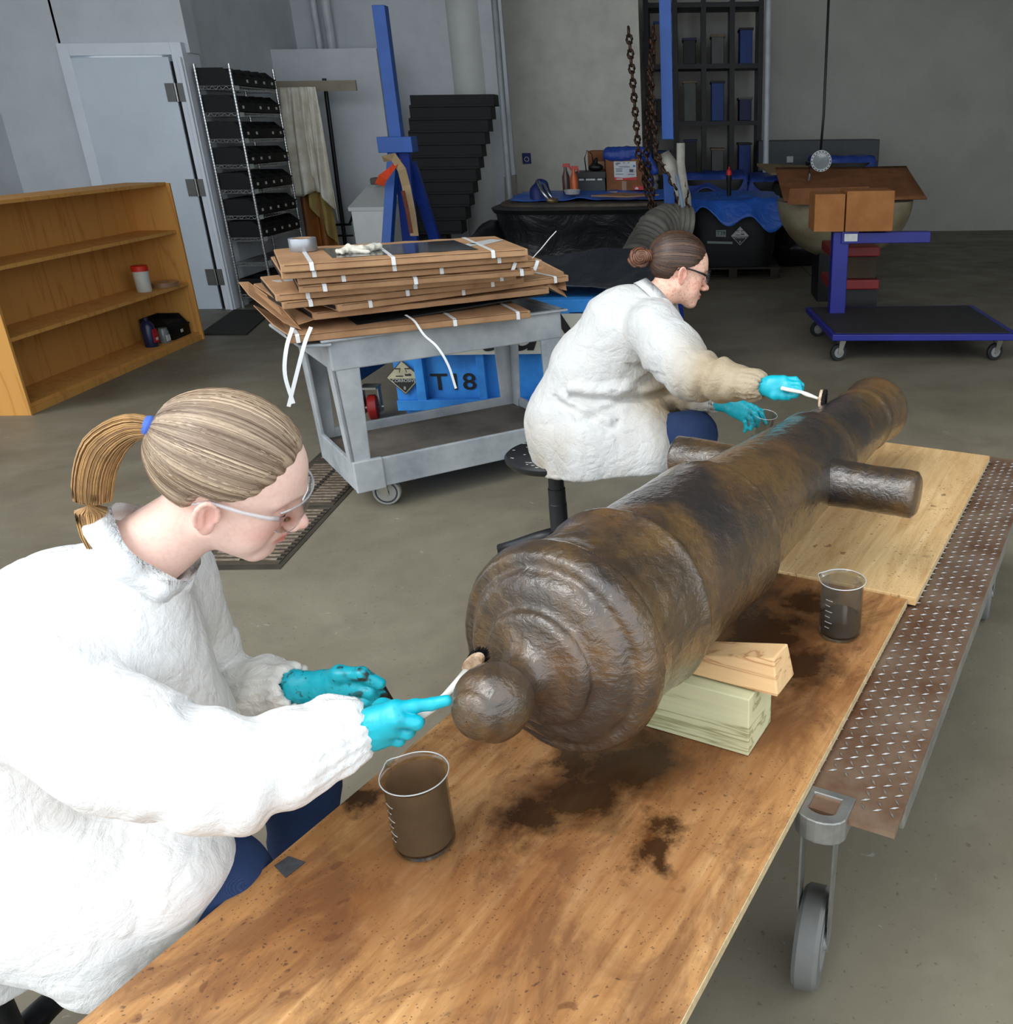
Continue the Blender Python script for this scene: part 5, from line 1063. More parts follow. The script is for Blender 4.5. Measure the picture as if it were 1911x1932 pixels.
MB().plate([(X(612), Yr-.024, Z(333)), (X(650), Yr-.024, Z(335)), (X(650), Yr-.024, Z(215)), (X(612), Yr-.024, Z(215))], .003).put('paper', M('paper_sheet', (190, 188, 180), .7, var=.1, vs=12), t)
MB().box((gx(700, 300, 11.6), 11.7, 2.5), (3.4, .1, 5)).put('wall_inner', wallm, kind='structure')
cs_ = thing('coat_stand', 'black metal coat stand with curved foot hooks before the red board', 'stand', at(650, 450, 10.6)); x = gx(648, 450, 10.6)
b = MB(); b.cyl((x, 10.6, .05), (gx(634, 293, 10.6), 10.6, 2.1), .022, n=12); b.put('pole', M('black_metal', (22, 22, 24), .4, .3), cs_, auto=True)
for sg in (-1, 1): MB().tube([(x, 10.58, .62), (x+sg*.10, 10.57, .62), (x+sg*.15, 10.56, .70), (x+sg*.17, 10.56, .80), (x+sg*.22, 10.56, .86)], .014, 8).put('arm', M('black_metal', 0), cs_, smooth=True)
MB().box((x, 10.58, .62), (.24, .02, .02)).box((x, 10.58, .50), (.24, .02, .02)).box((x, 10.6, .02), (.4, .4, .04)).put('base', M('black_metal', 0), cs_)
wp_ = M('white_pipe', (206, 212, 218), .4)
for px0, px1, r in ((647, 655, .035), (668, 676, .05)):
    xx = gx(px1, 440, 11.5); MB().cyl((xx, 11.55, 0), (xx, 11.55, 3.4), r, n=14).put('wall_pipe', wp_, auto=True, label='slim white pipe behind the coat stand' if px0 == 647 else 'thicker white pipe just left of the white cabinet', cat='pipe')
Yc = 9.6; x0, x1 = gx(668, 440, Yc), gx(738, 440, Yc); zt = gz(680, 391, Yc)
cb_ = thing('chest_cabinet', 'white chest with a sloping lid behind the blue trestle legs', 'cabinet', ((x0+x1)/2, Yc+.3, 0)); wcm = M('white_enamel', (232, 234, 232), .4, var=.04)
MB().box(((x0+x1)/2, Yc+.35, zt/2), (x1-x0, .7, zt)).put('body', wcm, cb_, bevel=.01)
MB().plate([(x0-.02, Yc-.02, zt+.0), (x1+.02, Yc-.02, zt+.0), (x1+.02, Yc+.72, zt+.18), (x0-.02, Yc+.72, zt+.18)], -.04).put('lid', wcm, cb_, bevel=.005)
c = (x0+.25, Yc+.55, zt+.19); t = thing('grey_parcel', 'small dark grey parcel lying on the white chest', 'parcel', c); MB().box((c[0], c[1], c[2]+.03), (.34, .16, .07)).put('parcel', M('grey_wrap', (96, 90, 84), .8, var=.2), t, bevel=.015)
# blue gantry crane: two A-frames, column, overhead beam
blue = M('gantry_blue', (22, 84, 170), .45, var=.12, vs=4); navy = M('gantry_navy', (26, 58, 148), .45, var=.12, vs=4)
gt = thing('gantry_crane', 'blue steel gantry hoist with two A-frame legs and a beam overhead', 'crane', (-1.0, 8.0, 0))
def bar(b, p, q, w_, d, up=(0, 1, 0)):
    p, q = np.array(p, float), np.array(q, float); x, y, z = frame(q-p, up); b.add([e+x*sx*w_/2+y*sy*d/2 for e in (p, q) for sx, sy in ((-1, -1), (1, -1), (1, 1), (-1, 1))], [(3, 2, 1, 0), (4, 5, 6, 7), (0, 1, 5, 4), (1, 2, 6, 5), (2, 3, 7, 6), (3, 0, 4, 7)])
    return b
ap = np.array([gx(752, 285, 8.0), 8.0, gz(752, 285, 8.0)])
bar(MB(), ap+[-.03, 0, .05], (gx(722, 445, 8.0)-.03, 7.75, 0.05), .075, .10).put('leg', blue, gt, bevel=.004)
bar(MB(), ap+[.03, .0, .05], (gx(755, 440, 8.1), 8.3, .05), .13, .07).put('leg', navy, gt, bevel=.004)
bar(MB(), ap+[.06, .1, -.1], (gx(800, 440, 8.4)+.12, 8.75, .05), .09, .07).put('leg', navy, gt, bevel=.004)
MB().box(ap+[0, 0, .55], (.10, .10, 1.0)).box(ap+[0, 0, .05], (.28, .18, .12)).put('mast', blue, gt, bevel=.004)
rp = at(1266, 340, 7.6); 
bar(MB(), (rp[0], 7.6, .05), (rp[0]-.02, 7.6, gz(1262, 335, 7.6)+.05), .085, .10).put('leg', blue, gt, bevel=.004)
bar(MB(), (rp[0]+.05, 7.9, .05), (rp[0]-.02, 7.65, gz(1262, 335, 7.6)+.05), .07, .08).put('leg', navy, gt, bevel=.004)
MB().box((rp[0]-.02, 7.64, 2.25), (.09, .10, 1.5)).put('mast', blue, gt, bevel=.004)
MB().box(((ap[0]+rp[0])/2, 7.8, 3.0), (rp[0]-ap[0]+.8, .12, .20), math.atan2(-.38, rp[0]-ap[0])).put('beam', blue, gt, bevel=.004)
orange = M('orange_sling', (226, 78, 32), .6, var=.1); beige = M('beige_sling', (176, 150, 112), .8, var=.15)
S_ = lambda pts, Y: [at(x, y, Y+d) for x, y, d in pts]
MB().ribbon(S_([(752, 300, -.1), (740, 318, -.14), (722, 335, -.14), (716, 349, -.12)], 7.9), .075, .004, (.7, 0, .5)).put('warning_tag', orange, label='orange warning tag draped over the top of the blue trestle', cat='tag')
MB().ribbon(S_([(722, 300, -.16), (742, 296, -.14), (758, 320, -.14), (766, 350, -.1), (776, 400, -.1), (782, 445, -.1)], 7.9), .07, .004, (.8, 0, .3)).put('lifting_sling', beige, label='beige lifting sling hanging down the blue trestle', cat='sling')
MB().ribbon(S_([(768, 335, .0), (774, 352, .0), (772, 375, .0), (768, 392, .0)], 8.3), .06, .004, (.8, .2, .3)).put('lifting_sling', beige, label='short beige sling loop hanging beside the right trestle leg', cat='sling')
MB().ribbon(S_([(760, 360, -.12), (768, 395, -.12), (776, 440, -.12)], 7.85), .03, .006, (.8, 0, .3)).put('ratchet_strap', M('strap_rust', (112, 52, 28), .8, var=.3, vs=40), label='narrow rust-brown strap hanging between the blue trestle legs', cat='strap')
# black stairs and grey wall column
Ys = 10.5; st = thing('stair_flight', 'black stepped stair flight behind the cartons, treads narrowing downwards', 'stairs', at(830, 440, Ys)); bkm = M('black_stair', (16, 16, 16), .7, var=.3, vs=5)
ys_ = [297, 319, 343, 366, 390, 415, 441]; xr = [905, 901, 896, 891, 885, 879, 872]; ys_ = [200, 225, 249, 273]+ys_; xr = [926, 921, 916, 911]+xr
for k_ in range(len(xr)):
    yt, yb = (ys_[k_-1] if k_ else 178), ys_[k_]; a, b_ = at(762, yt, Ys), at(xr[k_], yb, Ys); Yk = Ys+.02*(len(xr)-k_)
    MB().box(((a[0]+b_[0])/2, Yk+.12, (a[2]+b_[2])/2), (b_[0]-a[0], .26, (a[2]-b_[2])*.97)).box(((a[0]+b_[0])/2, Yk-.03, b_[2]+.012), (b_[0]-a[0]+.01, .06, .024)).put('step', bkm, st, bevel=.003)
a = at(800, 441, Ys+.1); MB().box((a[0], Ys+.2, a[2]/2), (.5, .2, a[2])).put('stringer', bkm, st)
xc0, xc1 = gx(868, 440, 11.3), gx(934, 440, 11.3)
MB().cyl(((xc0+xc1)/2, 11.75, 0), ((xc0+xc1)/2, 11.75, 5), (xc1-xc0)/2, n=40).put('wall_column', M('column_paint', (214, 216, 212), .6, var=.05, vs=3), auto=True, kind='structure')
MB().cyl((gx(964, 400, 10.6), 10.6, .3), (gx(958, 293, 10.6), 10.6, 3.4), .035, n=14).put('standing_pipe', M('pipe_grey', (150, 156, 160), .4), auto=True, label='slim grey pipe standing behind the left end of the black tank', cat='pipe')
MB().plate([(gx(948, 410, 10.75), 10.75, 0.), (gx(972, 410, 10.75), 10.75, 0.), (gx(972, 340, 10.75), 10.85, gz(972, 330, 10.75)), (gx(948, 330, 10.75), 10.85, gz(948, 335, 10.75))], .02).put('leaning_board', M('grey_board', (120, 114, 104), .8), label='narrow grey board leaning behind the standing pipe', cat='board')
MB().box((gx(1085, 300, 12.6), 12.7, 1.9), (gx(1215, 300, 12.6)-gx(975, 300, 12.6)+.1, .1, 3.8)).put('wall_partition', M('cream_wall', (222, 219, 208), .7, var=.08, vs=4, bump=.2, bs=60), kind='structure')
q = at(993, 299, 12.6); t = thing('wall_notice', 'small blue square notice on the pale partition wall', 'sign', q); MB().box((q[0], 12.63, q[2]), (.11, .012, .13)).put('plate', M('sign_blue', (26, 48, 120), .5), t); MB().lathe([(.022, 0), (.032, 0), (.032, .004), (.022, .004)], (q[0], 12.62, q[2]-.01), (0, -1, 0), 20, cap=False).put('ring_mark', lbl, t)
# ============================================================ far floor: tanks, tarps, boxes
blk_l = m_tarp('black_liner', (22, 23, 26), .32, (14, 14, 16), 3.); blk_p = M('black_poly', (16, 17, 19), .45, var=.2, vs=3, bump=.2, bs=8)
tarp_b = m_tarp('blue_tarp', (52, 122, 222), .38, (26, 66, 168), 5.); tarp_d = m_tarp('blue_tarp_dull', (44, 82, 176), .45, (22, 42, 112), 4.)
def hull(name, rows, mat, parent=None, amp=0., fr=3., seed=0, cap=True, n_=None, **k):
    """rows: list of rings (cx, cy, z, rx, ry, power) joined into a skin; super-ellipse sections"""
    n = n_ or 64; V = []
    for (cx, cy, z, rx, ry, pw) in rows:
        for i in range(n):
            a = 2*math.pi*i/n; c, s = math.cos(a), math.sin(a); V.append((cx+rx*math.copysign(abs(c)**(2/pw), c), cy+ry*math.copysign(abs(s)**(2/pw), s), z))
    V = np.array(V); ctr = np.array([rows[0][0], rows[0][1], 0])
    if amp:
        d = V-ctr; d[:, 2] = 0; d /= np.linalg.norm(d, axis=1, keepdims=True)+1e-6; V = V+d*((ridge(V+seed, fr, 3)-.4)*amp)[:, None]
    b = MB(); Fc = [(i*n+j, i*n+(j+1) % n, (i+1)*n+(j+1) % n, (i+1)*n+j) for i in range(len(rows)-1) for j in range(n)]
    if cap: Fc += [tuple(range(n))[::-1], tuple((len(rows)-1)*n+j for j in range(n))]
    return b.add(V, Fc).put(name, mat, parent, auto=True, **k)
def lerp_rows(rows, m_=5):
    o = []
    for a, b in zip(rows[:-1], rows[1:]):
        for i in range(m_): o.append(tuple(a[q]+(b[q]-a[q])*i/m_ for q in range(6)))
    return o+[rows[-1]]
# long black lined tank
tc = (gx(1110, 390, 9.6), 9.75); zr = .86
tk1 = thing('lined_tank', 'long low black tank with a creased plastic liner behind the cart', 'tank', (*tc, 0))
hull('tank_body', lerp_rows([(tc[0], tc[1], .0, .80, .62, 5), (tc[0], tc[1], .42, .84, .66, 5), (tc[0], tc[1], zr, .90, .72, 4)], 7), blk_l, tk1, .10, 1.6)
hull('rim', [(tc[0], tc[1], zr-.03, .93, .75, 4), (tc[0], tc[1], zr+.01, .95, .77, 4), (tc[0], tc[1], zr+.02, .90, .72, 4)], blk_p, tk1)
hull('cover_board', [(tc[0]-.02, tc[1]+.08, zr+.02, .86, .60, 4), (tc[0]-.02, tc[1]+.08, zr+.045, .86, .60, 4)], M('dusty_board', (96, 84, 70), .8, var=.3, vs=4, rgb2=(56, 52, 50)), tk1)
def sheetmesh(name, mat, x0, x1, y0, y1, zf, n=46, th=.006, parent=None, **k):
    V = []; 
    for j in range(n+1):
        for i in range(n+1): x = x0+(x1-x0)*i/n; y = y0+(y1-y0)*j/n; q = zf(i/n, j/n); V.append((x+(q[0] if isinstance(q, tuple) else 0), y+(q[1] if isinstance(q, tuple) else 0), q[2] if isinstance(q, tuple) else q))
    Fc = [(j*(n+1)+i, j*(n+1)+i+1, (j+1)*(n+1)+i+1, (j+1)*(n+1)+i) for j in range(n) for i in range(n)]
    V = np.array(V); V[:, 2] += (ridge(V, 2.3, 3)-.35)*k.pop('crumple', .03)
    o = MB().add(V, Fc).put(name, mat, parent, smooth=True, **k); o.modifiers.new('t', 'SOLIDIFY').thickness = th; return o
tz = zr+.05
sheetmesh('tarp', tarp_b, tc[0]-.78, tc[0]+.95, tc[1]-.22, tc[1]+.60, lambda u, v: tz+.02+.03*v, label='blue tarp spread on top of the long black tank', cat='tarp', crumple=.05)
MB().plate([(tc[0]+.05, 9.42, tz+.055), (tc[0]+.42, 9.30, tz+.05), (tc[0]+.72, 9.45, tz+.055), (tc[0]+.30, 9.62, tz+.065)], .01).put('cardboard_sheet', card2, label='worn flat piece of cardboard on the front of the blue tarp', cat='cardboard')
# shelf of supplies behind/on the tank
Yb = 10.15; zb = tz+.06; Zb = lambda: zb
def bx(name, px0, px1, ytop, Y, z0, dep, mat, label, cat, bev=.004, **k):
    x0, x1 = gx(px0, ytop, Y), gx(px1, ytop, Y); zt_ = gz((px0+px1)/2, ytop, Y); t = thing(name, label, cat, ((x0+x1)/2, Y+dep/2, z0)); MB().box(((x0+x1)/2, Y+dep/2, (z0+zt_)/2), (x1-x0, dep, zt_-z0)).put(k.get('part', 'carton'), mat, t, bevel=bev); return t, x0, x1, zt_
dcard = m_card('shaded_cardboard', (140, 92, 60), (116, 74, 46))
t, x0, x1, z1 = bx('cardboard_box', 1142, 1212, 297, Yb, zb, .42, dcard, 'big cardboard box with a white and red product sheet on the black tank', 'box')
ux = lambda f_: x0+(x1-x0)*f_; uz = lambda f_: zb+(z1-zb)*f_; yf = Yb-.002
MB().box(((ux(.22)+ux(.82))/2, yf, (uz(.32)+uz(.88))/2), (ux(.82)-ux(.22), .003, uz(.88)-uz(.32))).put('product_sheet', M('sheet_white', (206, 210, 214), .5), t)
MB().plate([(ux(.22), yf-.004, uz(.32)), (ux(.82), yf-.004, uz(.32)), (ux(.82), yf-.004, uz(.41)), (ux(.52), yf-.004, uz(.385)), (ux(.22), yf-.004, uz(.41))], .001).put('red_band', M('band_red', (206, 34, 36), .5), t)
MB().box((ux(.72), yf-.003, uz(.60)), ((x1-x0)*.17, .003, (z1-zb)*.09)).put('printed_picture', M('print_grey', (84, 88, 92), .6), t); MB().cyl((ux(.78), yf-.006, uz(.60)), (ux(.78), yf-.004, uz(.60)), .016, n=16).put('printed_lens', M('lens_print', (190, 196, 200), .5), t)
MB().box((ux(.77), yf-.003, uz(.74)), ((x1-x0)*.06, .003, (z1-zb)*.06)).put('blue_square', M('sq_blue', (30, 120, 200), .5), t)
b = MB(); inkm = M('print_ink', (112, 116, 124), .6)
for (fx, fz, w_) in ((.34, .84, .10), (.33, .815, .14), (.31, .785, .07), (.50, .84, .05), (.62, .84, .05), (.36, .66, .18), (.36, .62, .16), (.36, .58, .17), (.36, .50, .20), (.68, .49, .18), (.50, .72, .30)): b.box((ux(fx), yf-.003, uz(fz)), ((x1-x0)*w_, .003, .007))
props(b.put('printed_lines', inkm, t), kind='stuff')
MB().box((ux(.36), yf-.005, uz(.355)), ((x1-x0)*.17, .002, .012)).put('white_lettering', lbl, t); MB().box((ux(.42), yf, uz(.95)), (.07, .003, .018)).put('white_sticker', lbl, t)
MB().box((ux(.48), yf-.001, uz(.15)), (.05, .003, (z1-zb)*.28)).put('clear_tape', M('tape_shine', (160, 130, 108), .2), t)
rl = MB().plate([(ux(.74), yf-.002, uz(.015)), (ux(1.0), yf-.002, uz(.015)), (ux(1.0), yf-.002, uz(.13)), (ux(.72), yf-.002, uz(.13))], .002).put('red_label', M('band_red', 0), t)
MB().plate([(ux(.78), yf-.006, uz(.03)), (ux(.86), yf-.006, uz(.03)), (ux(.87), yf-.006, uz(.07)), (ux(.82), yf-.006, uz(.11)), (ux(.77), yf-.006, uz(.07))], .001).put('emblem', lbl, rl)
t2, a0, a1, z2 = bx('cardboard_box', 1108, 1150, 285, Yb+.28, zb, .4, dcard, 'darker cardboard box partly hidden behind the labelled one', 'box'); MB().box((a0+.14, Yb+.275, z2-.14), (.07, .004, .07)).put('tape_patch', M('tape_patch', (176, 140, 100), .5), t2)
t, a0, a1, z3 = bx('battery_charger', 1087, 1141, 330, Yb-.02, zb, .28, M('dark_case', (34, 40, 48), .4, var=.2), 'dark plastic battery case with white tags left of the cardboard boxes', 'case', part='case')
MB().box(((a0+a1)/2, Yb+.12, z3), (a1-a0+.02, .31, .07)).put('lid', blk_p, t, bevel=.006)
for f_ in (.18, .42, .58, .82): MB().box((a0+(a1-a0)*f_, Yb-.036, z3-.045), (.05, .004, .018)).put('white_tag', lbl, t)
MB().tube([(a0+.10, Yb+.05, z3+.03), (a0+.09, Yb+.05, z3+.16), (a0+.12, Yb+.05, z3+.24), (a0+.17, Yb+.05, z3+.20), (a0+.18, Yb+.05, z3+.12)], .006, 8).put('cord', blk_p, t, smooth=True)
S = SDF((a0+.08, Yb-.04, z3+.0), (a0+.36, Yb+.2, z3+.24), .012); S.ell((a0+.2, Yb+.08, z3+.07), (.08, .06, .04), .02).cap((a0+.18, Yb+.06, z3+.08), (a0+.21, Yb+.08, z3+.15), .03, .02, .02); V, Q = S.mesh(); put('black_plug', np_mesh('black_plug', V, Q), blk_p, t, world=True)
t, *_ = bx('small_carton', 1143, 1163, 367, Yb-.2, zb, .12, M('white_card', 0), 'small white carton with blue print at the foot of the labelled box', 'carton'); c = at(1154, 373, Yb-.21); MB().box(c, (.05, .003, .02)).put('blue_print', M('sq_blue', 0), t)
def spray(px, Y, body, trig, label, hgt=.24):
    x = gx(px, 360, Y); t = thing('spray_bottle', label, 'bottle', (x, Y, zb)); r = .04
    MB().lathe([(r, 0), (r, hgt*.55), (r*.45, hgt*.8), (r*.4, hgt*.92), (.001, hgt*.93)], (x, Y, zb), n=20).put('bottle', body, t, auto=True)
    MB().box((x+.012, Y, zb+hgt*.97), (.07, .03, .035)).plate([(x+.02, Y-.01, zb+hgt*.95), (x+.05, Y-.01, zb+hgt*.95), (x+.065, Y-.01, zb+hgt*.76)], .02).put('trigger', trig, t, bevel=.003); return t
spray(1069, 10.0, M('amber_bottle', (96, 72, 60), .3), M('trigger_red', (190, 50, 36), .4), 'brown spray bottle with a red trigger, left of the battery case', .27)
spray(1084, 9.85, M('orange_bottle', (206, 92, 40), .35), M('trigger_red', 0), 'orange spray bottle in front of the battery case', .25)
c = at(1080, 371, 9.7); MB().lathe([(.03, 0), (.07, .0), (.085, .04), (.08, .042), (.06, .006), (.001, .005)], (c[0], 9.7, zb), n=28, cap=False).put('bowl', M('white_bowl', (196, 196, 190), .4), auto=True, label='shallow white bowl in front of the spray bottles', cat='bowl')
t = thing('bolt_cutter', 'long steel-handled tool with blue grips leaning on the left end of the tank', 'tool', at(1012, 340, 9.5)); stl = M('bright_steel', (190, 194, 196), .2, .9)
MB().tube([at(1014, 342, 9.5), at(1022, 360, 9.45), at(1034, 377, 9.4)], .018, 10).put('handle', stl, t, smooth=True); MB().tube([at(1026, 348, 9.55), at(1032, 360, 9.5), at(1041, 374, 9.45)], .014, 10).put('handle', stl, t, smooth=True)
MB().tube([at(1032, 377, 9.4), at(1040, 379, 9.42), at(1052, 378, 9.45)], [.02, .03, .02], 10).put('jaw', M('brass', (150, 128, 92), .4, .6), t, smooth=True)
nv = M('navy_rubber', (24, 44, 110), .5, var=.1)
S = SDF(at(1018, 365, 9.75)-.25, at(1018, 365, 9.75)+.3, .014); S.chain([at(1016, 385, 9.7), at(1014, 362, 9.7), at(1018, 346, 9.65), at(1026, 348, 9.65), at(1032, 368, 9.7)], [.09, .07, .035, .035, .05], .04); V, Q = S.mesh()
put('rubber_gauntlet', np_mesh('rubber_gauntlet', V, Q), nv, label='dark blue rubber gauntlet standing behind the steel tool', cat='glove')
bb_ = MB(); X_ = at(1215, 300, 10.6); S = SDF(at(1230, 330, 10.2)-.5, at(1230, 330, 10.2)+.55, .016); S.chain([at(1150, 292, 10.2), at(1215, 290, 10.2)], [.07, .07], .03).chain([at(1218, 292, 10.2), at(1226, 308, 10.2), at(1234, 322, 10.2)], [.05, .05, .045], .02).cap(at(1224, 335, 10.25), at(1228, 346, 10.25), .03, .03); V, Q = S.mesh()
V = V+vnormals(V, Q)*((ridge(V, 9, 2)-.4)*.03)[:, None]; put('tarp_bundle', np_mesh('tarp_bundle', V, Q), tarp_d, label='dark blue gloves and tarp bundle on top of the labelled cardboard box', cat='bundle')
MB().lathe([(.02, 0), (.05, .0), (.055, .05), (.035, .07), (.06, .10), (.05, .16), (.001, .17)], (gx(1233, 370, 10.3), 10.3, zb+.0), n=24).put('grey_bottle', M('grey_bottle', (128, 122, 112), .4, var=.2), auto=True, label='small grey bottle right of the labelled cardboard box', cat='bottle')
# chains, hook and slings off the gantry beam
chm = M('dark_chain', (44, 38, 34), .5, .6, var=.4, vs=40, rgb2=(92, 60, 40))
def chain(pts, Y, label, r=.032, th=.011):
    P = np.array([at(x, y, Y) for x, y in pts]); L_ = np.r_[0, np.cumsum(np.linalg.norm(np.diff(P, axis=0), axis=1))]; n = int(L_[-1]/(r*1.5)); b = MB()
    for i in range(n):
        s_ = L_[-1]*i/n; p = np.array([np.interp(s_, L_, P[:, k_]) for k_ in range(3)]); q = np.array([np.interp(s_+.01, L_, P[:, k_]) for k_ in range(3)]); x, y, z = frame(q-p, (0, 1, 0)); a = x if i % 2 else y
        b.tube([p+z*math.cos(t_)*r+a*math.sin(t_)*r*.62 for t_ in np.linspace(0, 6.283, 9)], th, 5, cap=False)
    o = b.put('hoist_chain', chm, smooth=True, label=label, cat='chain'); return o
chain([(1186, 60), (1205, 293), (1218, 345), (1230, 400)], 7.5, 'left strand of the paired rusty hoist chain above the red hook')
chain([(1232, 60), (1219, 293), (1228, 345), (1234, 400)], 7.5, 'right strand of the paired rusty hoist chain above the red hook')
chain([(1225, 120), (1238, 293), (1262, 330), (1278, 362), (1280, 440)], 7.35, 'slack hoist chain looping over the top of the blue post')
chain([(1292, 350), (1296, 400), (1296, 436)], 7.3, 'short chain end hanging right of the white slings')
t = thing('load_hook', 'red load hook with a yellow tag at the end of the paired chains', 'hook', at(1234, 430, 7.5)); redm = M('hook_red', (206, 36, 28), .45)
MB().plate([at(1224, 398, 7.48), at(1234, 397, 7.48), at(1235, 408, 7.48), at(1227, 411, 7.48)], .03).put('yellow_tag', M('tag_yellow', (190, 170, 30), .5), t)
MB().tube([at(1228, 413, 7.46), at(1231, 428, 7.46), at(1236, 440, 7.46), at(1238, 458, 7.46)], [.035, .030, .022, .016], 10).ell(at(1226, 425, 7.46), (.03, .02, .03), 10).ell(at(1237, 424, 7.46), (.03, .02, .03), 10).put('hook', redm, t, smooth=True)
sw_ = M('white_sling', (176, 172, 160), .8, var=.2, vs=8); sb_ = M('pale_blue_sling', (120, 140, 160), .8, var=.2)
MB().ribbon(S_([(1250, 290, 0), (1266, 312, -.05), (1278, 335, -.05), (1290, 370, -.05), (1292, 400, -.05)], 7.4), .11, .01, (.8, .3, .3)).put('round_sling', sw_, smooth=True, label='wide off-white sling draped over the blue post', cat='sling')
MB().ribbon(S_([(1284, 270, 0), (1284, 310, 0), (1290, 350, -.02), (1286, 390, -.02), (1296, 436, -.02)], 7.3), .06, .02, (.8, .3, .0)).put('round_sling', sw_, smooth=True, label='narrow off-white sling hanging right of the wide one', cat='sling')
MB().ribbon(S_([(1276, 330, 0), (1285, 372, 0), (1290, 405, 0), (1297, 438, 0)], 7.22), .025, .01, (.8, .3, .0)).put('round_sling', sb_, smooth=True, label='thin pale blue sling among the chains by the blue post', cat='sling')
# big grey hose and folded liners between cart and person
hm = M('grey_hose', (104, 100, 92), .6, var=.3, vs=5, rgb2=(60, 56, 52), bump=.3, bs=10)
hp_ = [(1300, 425, 7.3), (1262, 418, 7.25), (1237, 432, 7.1), (1218, 465, 7.0), (1200, 500, 6.7), (1200, 540, 6.4)]; P = np.array([at(*q) for q in hp_]); ts = np.linspace(0, 5, 90); P = np.stack([np.interp(ts, range(6), P[:, k_]) for k_ in range(3)], 1)
for _ in range(8): P[1:-1] = (P[:-2]+2*P[1:-1]+P[2:])/4
MB().tube(P, .135+.008*np.sin(np.arange(90)*1.4), 28).put('ribbed_hose', hm, smooth=True, label='fat grey ribbed hose rising behind the seated brown-haired person', cat='hose')
Xs = lambda px, py, Y: at(px, py, Y)
lt = blk_l
def pile(name, pts, rad, mat, label, cat, h=.03, amp=.05, lo_z=0.):
    P = np.array(pts); S = SDF(P.min(0)-.5, P.max(0)+.5, h)
    for p, r in zip(pts, rad): S.ell(p, r, .15)
    S.cut((0, 0, lo_z), (0, 0, -1), .01); V, Q = S.mesh(); V = relax(V, Q, 1); n = vnormals(V, Q); V = V+n*((ridge(V, 2.6, 3)-.4)*amp)[:, None]; V[:, 2] = np.maximum(V[:, 2], lo_z)
    return put(name, np_mesh(name, V, Q), mat, label=label, cat=cat)
pile('liner_pile', [(-.80, 6.40, .38), (-.60, 6.5, .30), (-1.0, 6.7, .30)], [(.42, .36, .34), (.32, .34, .34), (.35, .3, .25)], m_tarp('dark_liner', (42, 46, 54), .5, (28, 30, 36), 4.), 'heap of dark plastic liner between the cart and the grey hose', 'liner')
pile('liner_pile', [(tc[0]-1.05, 9.35, .25), (tc[0]-.95, 9.5, .45)], [(.30, .35, .32), (.22, .3, .30)], blk_l, 'crumpled black liner at the left end of the long tank', 'liner', .03, .06)
MB().plate([at(940, 492, 7.6), at(1075, 540, 6.4), at(1118, 512, 7.0), at(1068, 486, 8.0)], .02).put('plastic_board', M('grey_panel', (74, 72, 68), .7, var=.15), label='flat dark grey plastic board lying behind the right end of the cartons', cat='board')
MB().plate([(-1.25, 6.6, .0), (-.5, 6.6, .0), (-.5, 7.6, .0), (-1.25, 7.6, .0)], .56).put('black_crate', blk_p, label='plain black crate standing behind the cartons under the grey panel', cat='crate')
# ============================================================ blue crate T18
YC = 4.97; cx0, cx1 = gx(740, 680, YC), gx(740, 680, YC)+1.42; BC = M('crate_blue', (52, 148, 228), .6, var=.12, vs=8, rgb2=(36, 116, 196), bump=.2, bs=40)
cr = thing('wooden_crate', 'blue wooden crate marked T18 behind the grey cart', 'crate', ((cx0+cx1)/2, YC+.4, 0))
W_ = cx1-cx0; mx_ = (cx0+cx1)/2
MB().box((mx_, YC+.45, .42), (W_-.04, .82, .60)).put('box', BC, cr, bevel=.004)
b = MB(); b.box((mx_, YC+.45, .06), (W_-.06, .84, .11)).put('base', BC, cr, bevel=.004)
for (nm_, c, s_) in (('rail', (mx_, YC+.015, .70), (W_, .04, .07)), ('rail', (mx_, YC+.0, .155), (W_, .05, .06)), ('batten', (cx0+.06, YC+.02, .43), (.12, .035, .56)), ('batten', (cx0+.145, YC+.005, .43), (.05, .05, .52)), ('batten', (cx0+.49, YC+.01, .43), (.045, .04, .52)), ('batten', (cx1-.45, YC+.01, .43), (.075, .04, .52)), ('rail', (mx_, YC+.03, .03), (W_-.02, .02, .05))):
    MB().box(c, s_).put(nm_, BC, cr, bevel=.003)
bn = thing('banner_board', 'white board with bold black slanted letters laid against the top of the blue crate', 'sign', (mx_, YC-.01, .5)); bz0, bz1 = gz(1000, 668, YC-.03), gz(1090, 592, YC-.03)
MB().box((mx_+.10, YC-.022, (bz0+bz1)/2), (W_-.25, .012, bz1-bz0)).put('board', M('banner_white', (200, 198, 184), .6, var=.06), bn)
q = at(985, 655, YC-.03); text('lettering', 'auNI', .30, M('letter_black', (18, 18, 20), .5), bn, (q[0]+.10, YC-.030, q[2]+.075), (1, 0, 0), (0, 0, 1), .001, 1.15, .35, bold=.003)
q = at(858, 725, YC); text('marking', 'T18', .135, M('letter_black', 0), cr, (q[0]-.015, YC+.036, q[2]), (1, 0, 0), (0, 0, 1), .0015, 1.2, bold=.0012)
